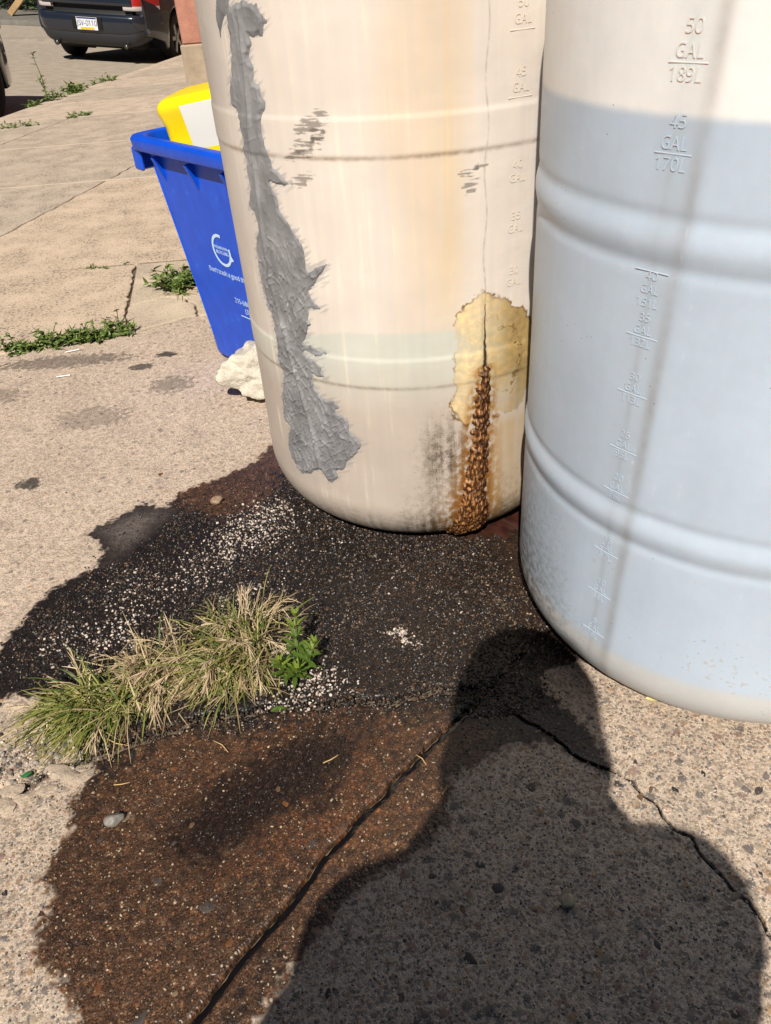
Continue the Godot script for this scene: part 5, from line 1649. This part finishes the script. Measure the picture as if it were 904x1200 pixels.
# ---------------------------------------------------------------- house at the corner
func build_house() -> void:
	var o := base("corner_house", Vector3(-1.46, 0.0, -8.0))
	tag(o, "corner of a house with pink stucco above a beige base", "house")
	var W := 7.0; var D := 9.0
	var s := Shape.new()
	s.box(Transform3D(Basis.IDENTITY, Vector3(W / 2, -0.12, -D / 2)), Vector3(W + 0.04, 0.74, D + 0.04), 0.01)
	put("base_wall", s.done(false), M.beige, o)
	s = Shape.new()
	s.box(Transform3D(Basis.IDENTITY, Vector3(W / 2, 0.25 + 2.85, -D / 2)), Vector3(W, 5.7, D), 0.012)
	put("wall", s.done(false), M.pink, o)
	s = Shape.new()
	s.box(Transform3D(Basis.IDENTITY, Vector3(W / 2, 6.02, -D / 2)), Vector3(W + 0.4, 0.14, D + 0.4), 0.02)
	put("roof", s.done(false), M.skirt, o)
	for q in [[1.6, 1.7], [4.2, 1.7], [1.6, 4.4], [4.2, 4.4]]:
		var f := Shape.new()
		for e in [[-0.5, 0.0, 0.08, 1.3], [0.5, 0.0, 0.08, 1.3], [0.0, 0.65, 1.08, 0.08], [0.0, -0.65, 1.08, 0.08], [0.0, 0.0, 0.92, 0.05]]:
			f.box(Transform3D(Basis.IDENTITY, Vector3(q[0] + e[0], q[1] + e[1], 0.02)), Vector3(e[2], e[3], 0.07), 0.006)
		var w := put("window", f.done(false), M.paper, o)
		var pn := Shape.new()
		pn.box(Transform3D(Basis.IDENTITY, Vector3(q[0], q[1], 0.008)), Vector3(0.92, 1.24, 0.008))
		put("pane", pn.done(false), M.glass, w)
		var sl := Shape.new()
		sl.box(Transform3D(Basis.IDENTITY, Vector3(q[0], q[1] - 0.73, 0.05)), Vector3(1.2, 0.07, 0.14), 0.01)
		put("sill", sl.done(false), M.beige, w)

# ---------------------------------------------------------------- the photographer, crouching behind the phone
func surface_net(s: Shape, lo: Vector3, hi: Vector3, cell: float, bones: Array, blend: float, col: Color) -> void:
	var n := Vector3i(((hi - lo) / cell).ceil()) + Vector3i.ONE
	var f := PackedFloat32Array(); f.resize(n.x * n.y * n.z); f.fill(1.0)
	for bn in bones:
		var a: Vector3 = bn[0]; var b: Vector3 = bn[1]
		var ra: float = bn[2]; var rb: float = bn[3]
		var m := maxf(ra, rb) + blend + cell * 2.0
		var p0 := Vector3i(((a.min(b) - Vector3.ONE * m - lo) / cell).floor()).clamp(Vector3i.ZERO, n - Vector3i.ONE)
		var p1 := Vector3i(((a.max(b) + Vector3.ONE * m - lo) / cell).ceil()).clamp(Vector3i.ZERO, n - Vector3i.ONE)
		var ab := b - a
		var l2 := maxf(ab.length_squared(), 1e-9)
		for z in range(p0.z, p1.z + 1):
			for y in range(p0.y, p1.y + 1):
				var row := (z * n.y + y) * n.x
				for x in range(p0.x, p1.x + 1):
					var q := lo + Vector3(x, y, z) * cell - a
					var t := clampf(q.dot(ab) / l2, 0.0, 1.0)
					var d := (q - ab * t).length() - lerpf(ra, rb, t)
					var e := f[row + x]
					var h := maxf(blend - absf(d - e), 0.0) / blend
					f[row + x] = minf(d, e) - h * h * blend * 0.25
	var id := {}
	for z in n.z - 1:
		for y in n.y - 1:
			for x in n.x - 1:
				var acc := Vector3.ZERO
				var cnt := 0
				var mask := 0
				var c := PackedFloat32Array(); c.resize(8)
				for k in 8: 
					c[k] = f[((z + (k >> 2)) * n.y + y + ((k >> 1) & 1)) * n.x + x + (k & 1)]
					if c[k] < 0.0: mask |= 1 << k
				if mask == 0 or mask == 255: continue
				for e in [[0, 1], [2, 3], [4, 5], [6, 7], [0, 2], [1, 3], [4, 6], [5, 7], [0, 4], [1, 5], [2, 6], [3, 7]]:
					var u := c[e[0]]; var w := c[e[1]]
					if (u < 0.0) == (w < 0.0): continue
					var t := u / (u - w)
					var A := Vector3(e[0] & 1, (e[0] >> 1) & 1, e[0] >> 2)
					var B := Vector3(e[1] & 1, (e[1] >> 1) & 1, e[1] >> 2)
					acc += A.lerp(B, t); cnt += 1
				id[Vector3i(x, y, z)] = s.p(lo + (Vector3(x, y, z) + acc / cnt) * cell, Vector2.ZERO, col)
	for key in id:
		var x: int = key.x; var y: int = key.y; var z: int = key.z
		var v0 := f[(z * n.y + y) * n.x + x]
		for ax in 3:
			var d := Vector3i.ZERO; d[ax] = 1
			var a1 := Vector3i.ZERO; a1[(ax + 1) % 3] = 1
			var a2 := Vector3i.ZERO; a2[(ax + 2) % 3] = 1
			var q: Vector3i = key + d
			var v1 := f[(q.z * n.y + q.y) * n.x + q.x]
			if (v0 < 0.0) == (v1 < 0.0): continue
			var k1 = key - a1; var k2 = key - a1 - a2; var k3 = key - a2
			if not (id.has(k1) and id.has(k2) and id.has(k3)): continue
			if v0 < 0.0: s.quad(id[key], id[k3], id[k2], id[k1])
			else: s.quad(id[key], id[k1], id[k2], id[k3])

func build_person() -> void:
	var o := base("person", Vector3.ZERO)
	tag(o, "person crouching behind the camera, holding up a phone, casting the shadow", "person")
	var nk := Vector3(-0.005, 0.86, 0.245); var hd := Vector3(-0.006, 0.985, 0.215)
	var chest := Vector3(-0.02, 0.70, 0.33); var hip := Vector3(-0.02, 0.28, 0.60)
	var bones := []
	bones.append([nk, hd, 0.050, 0.055])
	bones.append([Vector3(-0.02, 0.80, 0.28), chest, 0.075, 0.115])
	bones.append([chest, hip, 0.125, 0.135])
	for e in [-1.0, 1.0]:
		var sh := Vector3(-0.02 + e * 0.165, 0.750 if e < 0.0 else 0.770, 0.318)
		var el := Vector3(-0.03 + e * 0.190, 0.585, 0.265) if e < 0.0 else Vector3(0.165, 0.60, 0.215)
		var wrist := Vector3(-0.030, 0.715, 0.085) if e < 0.0 else Vector3(0.055, 0.730, 0.075)
		bones.append([Vector3(-0.02 + e * 0.05, 0.79, 0.29), sh, 0.06, 0.064])
		bones.append([chest + Vector3(e * 0.06, 0, 0), hip + Vector3(e * 0.05, 0.05, 0), 0.10, 0.11])
		bones.append([sh, el, 0.062, 0.050])
		bones.append([el, wrist, 0.047, 0.027])
		var hj := hip + Vector3(e * 0.10, -0.03, 0.02)
		var kn := Vector3(-0.02 + e * 0.20, 0.47, 0.33)
		var an := Vector3(-0.02 + e * 0.15, 0.085, 0.58)
		bones.append([hj, kn, 0.098, 0.066])
		bones.append([kn, an, 0.062, 0.042])
		bones.append([an, an + Vector3(0, -0.035, -0.02), 0.045, 0.045])
		bones.append([an + Vector3(0, -0.035, 0.03), an + Vector3(e * 0.03, -0.05, -0.15), 0.046, 0.034])
	var s := Shape.new()
	surface_net(s, Vector3(-0.42, 0.0, -0.02), Vector3(0.40, 1.0, 0.84), 0.0135, bones, 0.05, Color(0.10, 0.11, 0.14))
	for k in s.v.size():
		var q := s.v[k]
		if q.y < 0.10: s.c[k] = Color(0.04, 0.04, 0.045)
		elif q.y < 0.36 or (q.y < 0.56 and q.z < 0.42 + (q.y - 0.3)): s.c[k] = Color(0.03, 0.045, 0.08)
		if q.z < 0.12 or q.y > 0.87: s.c[k] = Color(0.45, 0.28, 0.20)
	# head
	var head := [[hd + Vector3(0, 0.02, 0.01), hd + Vector3(0, 0.015, -0.005), 0.080, 0.078], [hd + Vector3(0, -0.05, -0.030), hd + Vector3(0, -0.075, -0.045), 0.052, 0.034], [hd + Vector3(0, -0.005, -0.075), hd + Vector3(0, -0.028, -0.098), 0.010, 0.013]]
	for e in [-1.0, 1.0]:
		head.append([hd + Vector3(e * 0.080, 0.008, 0.015), hd + Vector3(e * 0.083, -0.02, 0.012), 0.014, 0.010])
		head.append([hd + Vector3(e * 0.045, -0.03, -0.04), hd + Vector3(e * 0.03, -0.05, -0.045), 0.025, 0.022])
	head.append([hd + Vector3(-0.022, -0.062, -0.080), hd + Vector3(0.022, -0.062, -0.080), 0.007, 0.007])
	surface_net(s, hd + Vector3(-0.13, -0.16, -0.14), hd + Vector3(0.13, 0.14, 0.13), 0.006, head, 0.018, Color(0.45, 0.28, 0.20))
	# hands closed round the phone; cam axes
	var cb := Basis(Vector3.RIGHT, -0.6316) * Basis(Vector3.BACK, -0.07975)
	var ph := Vector3(0, EYE, 0) + cb * Vector3(0.018, -0.062, 0.010)
	for e in [-1.0, 1.0]:
		var hand := []
		var wr := Vector3(-0.030, 0.715, 0.085) if e < 0.0 else Vector3(0.055, 0.730, 0.075)
		var palm := ph + cb * Vector3(e * 0.050, -0.030, 0.016)
		hand.append([wr, palm, 0.024, 0.022])
		for q in 4:
			var y := 0.016 - q * 0.019
			var k1 := ph + cb * Vector3(e * 0.056, y, 0.010)
			var k2 := ph + cb * Vector3(e * 0.048, y + 0.004, -0.013)
			var k3 := ph + cb * Vector3(e * (0.020 + 0.004 * absf(q - 1.4)), y + 0.007, -0.014)
			hand.append([palm + cb * Vector3(0, y * 0.5, 0), k1, 0.012, 0.009])
			hand.append([k1, k2, 0.009, 0.008])
			hand.append([k2, k3, 0.008, 0.0068])
		hand.append([palm, ph + cb * Vector3(e * 0.042, -0.002, 0.018), 0.014, 0.010])
		hand.append([ph + cb * Vector3(e * 0.042, -0.002, 0.018), ph + cb * Vector3(e * 0.016, 0.016, 0.014), 0.010, 0.008])
		surface_net(s, palm.min(wr) - Vector3.ONE * 0.07, palm.max(wr) + Vector3.ONE * 0.07, 0.0042, hand, 0.006, Color(0.45, 0.28, 0.20))
	put("body", s.done(), M.cloth, o)
	var hr := Shape.new()
	var hair := [[hd + Vector3(0, 0.035, 0.015), hd + Vector3(0, 0.0, 0.035), 0.088, 0.088]]
	for e in [-1.0, 1.0]:
		hair.append([hd + Vector3(e * 0.062, 0.015, 0.015), hd + Vector3(e * 0.068, -0.10, 0.015), 0.036, 0.036])
		hair.append([hd + Vector3(e * 0.068, -0.10, 0.015), hd + Vector3(e * 0.070, -0.20, 0.030), 0.036, 0.026])
	hair.append([hd + Vector3(0, -0.02, 0.06), hd + Vector3(0, -0.17, 0.075), 0.07, 0.05])
	surface_net(hr, hd + Vector3(-0.17, -0.28, -0.12), hd + Vector3(0.17, 0.18, 0.17), 0.008, hair, 0.02, Color(0.05, 0.03, 0.02))
	put("hair", hr.done(), M.cloth, o)
	for e in [-1.0, 1.0]:
		put("eye", stone_mesh(5, 2, Vector3.ONE * 0.012, 0.0, 0.1), M.paper, o, Transform3D(Basis.IDENTITY, hd + Vector3(e * 0.031, 0.004, -0.066)))
	var p := base("phone", ph)
	p.basis = cb
	tag(p, "black phone held up in both hands by the crouching person", "phone")
	var bs := Shape.new()
	bs.box(Transform3D.IDENTITY, Vector3(0.075, 0.155, 0.009), 0.003)
	put("case", bs.done(false), M.black, p)

# ---------------------------------------------------------------- bits and pieces
func build_litter() -> void:
	for q in [[-0.793, -1.833, 0.15, 0.034, "white paper stick lying nearer on the left slab"], [-0.815, -1.99, 0.35, 0.036, "white paper stick lying against the weeds"]]:
		var o := base("paper_stick", Vector3(q[0], 0.0035, q[1]), q[2])
		tag(o, q[4], "litter", "white sticks on the left slab")
		var s := Shape.new()
		s.tube([Vector3(-q[3] / 2, 0, 0), Vector3(q[3] / 2, 0, 0)], [0.0017, 0.0017], 8)
		put("stick", s.done(), M.paper, o)
	var lf := base("fallen_leaf", Vector3(0.326, 0.003, -0.668), 1.1)
	tag(lf, "curled yellow leaf by the foot of the clean drum", "leaf")
	put("blade", leaf_mesh(0.017, 0.010, -0.15, 0.5), M.yellow_leaf, lf)
	lf = base("fallen_leaf", Vector3(-0.178, 0.004, -0.695), 1.9)
	tag(lf, "small green leaf lying below the leafy weed", "leaf")
	put("blade", leaf_mesh(0.024, 0.009, 0.15, 0.4), M.leaf, lf)
	var gs := base("glass_shard", Vector3(-0.488, 0.006, -0.622), 0.4)
	tag(gs, "chip of green glass among the rubble left of the slab's edge", "glass")
	put("shard", stone_mesh(321, 1, Vector3(0.008, 0.003, 0.005), 0.2, 0.1, 5), M.green_glass, gs)
	for q in [[-0.095, -0.612, 0.5, 0.022], [0.02, -0.60, 2.2, 0.02], [0.045, -0.555, 1.0, 0.014], [-0.36, -0.60, 0.1, 0.02], [-0.24, -0.645, 2.4, 0.03], [-0.38, -0.665, -0.4, 0.035]]:
		var o := base("straw", Vector3(q[0], 0.003, q[1]), q[2])
		tag(o, ["bit of straw on the dark streak of the stain", "bit of straw beside the tarred joint near its bend", "bit of straw just right of the tarred joint", "bit of straw near the chipped stone", "bit of straw below the largest tuft", "bit of straw below the green tuft"][[-0.095, 0.02, 0.045, -0.36, -0.24, -0.38].find(q[0])], "straw", "bits of straw on the brown slab")
		var s := Shape.new()
		s.tube([Vector3(-q[3] / 2, 0, 0), Vector3(0, 0.001, q[3] * 0.08), Vector3(q[3] / 2, 0, 0)], [0.0006, 0.0008, 0.0004], 5)
		put("stalk", s.done(), M.straw_plain, o)

func leafy(c: Color) -> StandardMaterial3D:
	var m := mat(c, 0.6)
	m.cull_mode = BaseMaterial3D.CULL_DISABLED
	m.backlight_enabled = true
	m.backlight = Color(0.5, 0.55, 0.3)
	return m

func tinted(rough: float, spec := 0.5) -> StandardMaterial3D:
	var m := mat(Color.WHITE, rough)
	m.vertex_color_use_as_albedo = true
	m.metallic_specular = spec
	return m

func build_materials() -> void:
	M.near = near_concrete()
	M.far = mineral(21, Color(0.705, 0.645, 0.575), Color(0.33, 0.30, 0.27), Color(0.80, 0.73, 0.64), 1.3, 1024, 0.06, 0.8)
	M.far_warm = M.far.duplicate(); M.far_warm.albedo_color = Color(1.0, 0.985, 0.965)
	M.far_grey = M.far.duplicate(); M.far_grey.albedo_color = Color(0.93, 0.935, 0.94)
	M.pale = mineral(24, Color(0.700, 0.640, 0.560), Color(0.44, 0.41, 0.37), Color(0.74, 0.69, 0.61), 0.9, 512, 0.3, 0.4)
	M.asphalt = mineral(27, Color(0.615, 0.570, 0.510), Color(0.34, 0.32, 0.30), Color(0.70, 0.65, 0.58), 1.5, 1024, 0.12, 0.5)
	M.kerb = mineral(30, Color(0.40, 0.39, 0.36), Color(0.25, 0.25, 0.24), Color(0.55, 0.53, 0.50), 1.2, 512, 0.3)
	M.earth = mineral(33, Color(0.42, 0.38, 0.30), Color(0.25, 0.22, 0.18), Color(0.5, 0.46, 0.36), 4.0, 512, 0.4)
	M.mortar = mat(Color(0.69, 0.635, 0.56), 0.95)
	M.soil = mineral(60, Color(0.36, 0.31, 0.26), Color(0.2, 0.17, 0.14), Color(0.5, 0.45, 0.38), 0.5, 256, 0.3)
	M.pink = mineral(36, Color(0.66, 0.47, 0.40), Color(0.52, 0.33, 0.28), Color(0.78, 0.55, 0.47), 0.6, 512, 0.6)
	M.beige = mineral(39, Color(0.62, 0.56, 0.48), Color(0.46, 0.42, 0.36), Color(0.70, 0.64, 0.56), 0.6, 512, 0.6)
	M.rock = mineral(45, Color(0.84, 0.81, 0.74), Color(0.62, 0.57, 0.47), Color(0.9, 0.88, 0.82), 0.25, 512, 1.4, 0.7)
	M.chip = mineral(48, Color(0.62, 0.56, 0.49), Color(0.46, 0.42, 0.38), Color(0.72, 0.67, 0.60), 0.3, 256, 0.3)
	M.chips = [stone_mesh(501, 1, Vector3.ONE, 0.25, 0.1, 5), stone_mesh(502, 1, Vector3.ONE, 0.25, 0.1, 6), stone_mesh(503, 1, Vector3.ONE, 0.25, 0.1, 4)]
	M.tar = mat(Color(0.055, 0.045, 0.042), 0.22)
	M.grit = tinted(0.42, 0.5)
	M.white_grit = tinted(0.7)
	M.sand = tinted(0.45)
	M.sealant = tinted(0.62)
	M.resin = tinted(0.52, 0.45)
	M.mark_cream = mat(Color(0.825, 0.775, 0.715), 0.45)
	M.mark_blue = mat(Color(0.71, 0.755, 0.81), 0.35)
	M.mark_white = mat(Color(0.84, 0.825, 0.805), 0.35)
	M.bung = mat(Color(0.82, 0.80, 0.76), 0.45)
	M.grass = leafy(Color.WHITE); M.grass.vertex_color_use_as_albedo = true
	M.straw = leafy(Color.WHITE); M.straw.vertex_color_use_as_albedo = true
	M.straw_plain = mat(Color(0.72, 0.60, 0.40), 0.7)
	M.leaf = leafy(Color(0.27, 0.37, 0.10))
	M.leaf_bright = leafy(Color(0.40, 0.47, 0.15))
	M.yellow_leaf = leafy(Color(0.86, 0.80, 0.58))
	M.stem = mat(Color(0.32, 0.36, 0.16), 0.6)
	M.bark = mat(Color(0.30, 0.24, 0.18), 0.9)
	M.timber = mineral(57, Color(0.66, 0.55, 0.40), Color(0.5, 0.36, 0.22), Color(0.8, 0.66, 0.46), 0.8, 256, 0.2)
	# blue plastic, scuffed towards its foot by years of dragging
	var bn := NoiseTexture2D.new()
	bn.width = 512; bn.height = 512; bn.seamless = true
	bn.noise = noise(58, 0.02, FastNoiseLite.TYPE_SIMPLEX, 5)
	var bg := Gradient.new()
	bg.set_color(0, Color(0.0, 0.27, 0.74)); bg.set_color(1, Color(0.01, 0.33, 0.84))
	bg.add_point(0.86, Color(0.01, 0.31, 0.81)); bg.add_point(0.93, Color(0.20, 0.42, 0.82))
	bn.color_ramp = bg
	M.blue = mat(Color.WHITE, 0.42)
	M.blue.albedo_texture = bn
	M.blue.uv1_triplanar = true
	M.blue.uv1_scale = Vector3(2.0, 1.2, 2.0)
	M.yellow = mat(Color(0.93, 0.82, 0.06), 0.35)
	M.yellow.subsurf_scatter_enabled = true; M.yellow.subsurf_scatter_strength = 0.1
	M.paper = mat(Color(0.86, 0.86, 0.84), 0.6)
	M.print = mat(Color(0.72, 0.83, 0.93), 0.6)
	for p in [["paint_grey", Color(0.10, 0.13, 0.175)], ["paint_blue", Color(0.06, 0.10, 0.20)]]:
		var m := mat(p[1], 0.25, 0.15)
		m.clearcoat_enabled = true; m.clearcoat = 1.0; m.clearcoat_roughness = 0.06
		M[p[0]] = m
	M.skirt = mat(Color(0.15, 0.16, 0.18), 0.5)
	M.black = mat(Color(0.03, 0.03, 0.033), 0.5)
	M.under = mat(Color(0.09, 0.085, 0.08), 0.85)
	M.rubber = mat(Color(0.09, 0.09, 0.09), 0.85)
	M.alloy = mat(Color(0.62, 0.62, 0.63), 0.35, 0.8)
	M.alloy_dark = mat(Color(0.25, 0.25, 0.26), 0.45, 0.6)
	M.steel = mat(Color(0.5, 0.49, 0.48), 0.3, 0.9)
	M.red_lens = mat(Color(0.62, 0.05, 0.05), 0.15)
	M.red_lens.clearcoat_enabled = true
	M.clear_lens = mat(Color(0.72, 0.70, 0.70), 0.15)
	M.plate = mat(Color(0.82, 0.84, 0.86), 0.4)
	M.plate_blue = mat(Color(0.13, 0.18, 0.38), 0.5)
	M.plate_yellow = mat(Color(0.88, 0.70, 0.16), 0.5)
	M.glass = mat(Color(0.05, 0.06, 0.07), 0.05)
	M.green_glass = mat(Color(0.16, 0.42, 0.22), 0.1)
	M.cloth = tinted(0.85)

func _ready() -> void:
	# camera
	var cam := Camera3D.new()
	cam.name = "camera"
	cam.keep_aspect = Camera3D.KEEP_HEIGHT
	cam.fov = 67.23
	cam.near = 0.03; cam.far = 900.0
	cam.transform = Transform3D(Basis(Vector3.RIGHT, -0.6316) * Basis(Vector3.BACK, -0.07975), Vector3(0, EYE, 0))
	add_child(cam)
	cam.current = true
	# sky, sun, exposure
	var sky := ProceduralSkyMaterial.new()
	sky.sky_top_color = Color(0.38, 0.47, 0.62)
	sky.sky_horizon_color = Color(0.74, 0.79, 0.85)
	sky.sky_curve = 0.12
	sky.ground_bottom_color = Color(0.30, 0.27, 0.23)
	sky.ground_horizon_color = Color(0.60, 0.62, 0.62)
	var env := Environment.new()
	env.background_mode = Environment.BG_SKY
	env.sky = Sky.new()
	env.sky.sky_material = sky
	env.background_energy_multiplier = 0.21
	env.tonemap_mode = Environment.TONE_MAPPER_LINEAR
	env.tonemap_exposure = 1.38
	env.sdfgi_enabled = true; env.ssao_enabled = true; env.ssil_enabled = true
	var we := WorldEnvironment.new()
	we.name = "environment"
	we.environment = env
	add_child(we)
	var sun := DirectionalLight3D.new()
	sun.name = "sun"
	sun.light_energy = 1.5
	sun.light_color = Color(1.0, 0.968, 0.925)
	sun.light_angular_distance = 0.53
	sun.shadow_enabled = true
	var el := deg_to_rad(47.0)
	var az := deg_to_rad(10.8)
	var to := Vector3(sin(az) * cos(el), -sin(el), -cos(az) * cos(el))
	sun.transform = Transform3D(Basis.looking_at(to, Vector3.UP), Vector3(-0.8, 6, 5))
	add_child(sun)
	rng.seed = 20240611
	var t0 := Time.get_ticks_msec()
	build_materials()
	print("materials ", Time.get_ticks_msec() - t0)
	build_ground()
	print("ground ", Time.get_ticks_msec() - t0)
	build_house()
	build_cars()
	print("cars ", Time.get_ticks_msec() - t0)
	build_drums()
	print("drums ", Time.get_ticks_msec() - t0)
	build_bin()
	build_plants()
	print("plants ", Time.get_ticks_msec() - t0)
	build_grit()
	build_litter()
	print("grit ", Time.get_ticks_msec() - t0)
	build_person()
	print("done ", Time.get_ticks_msec() - t0)
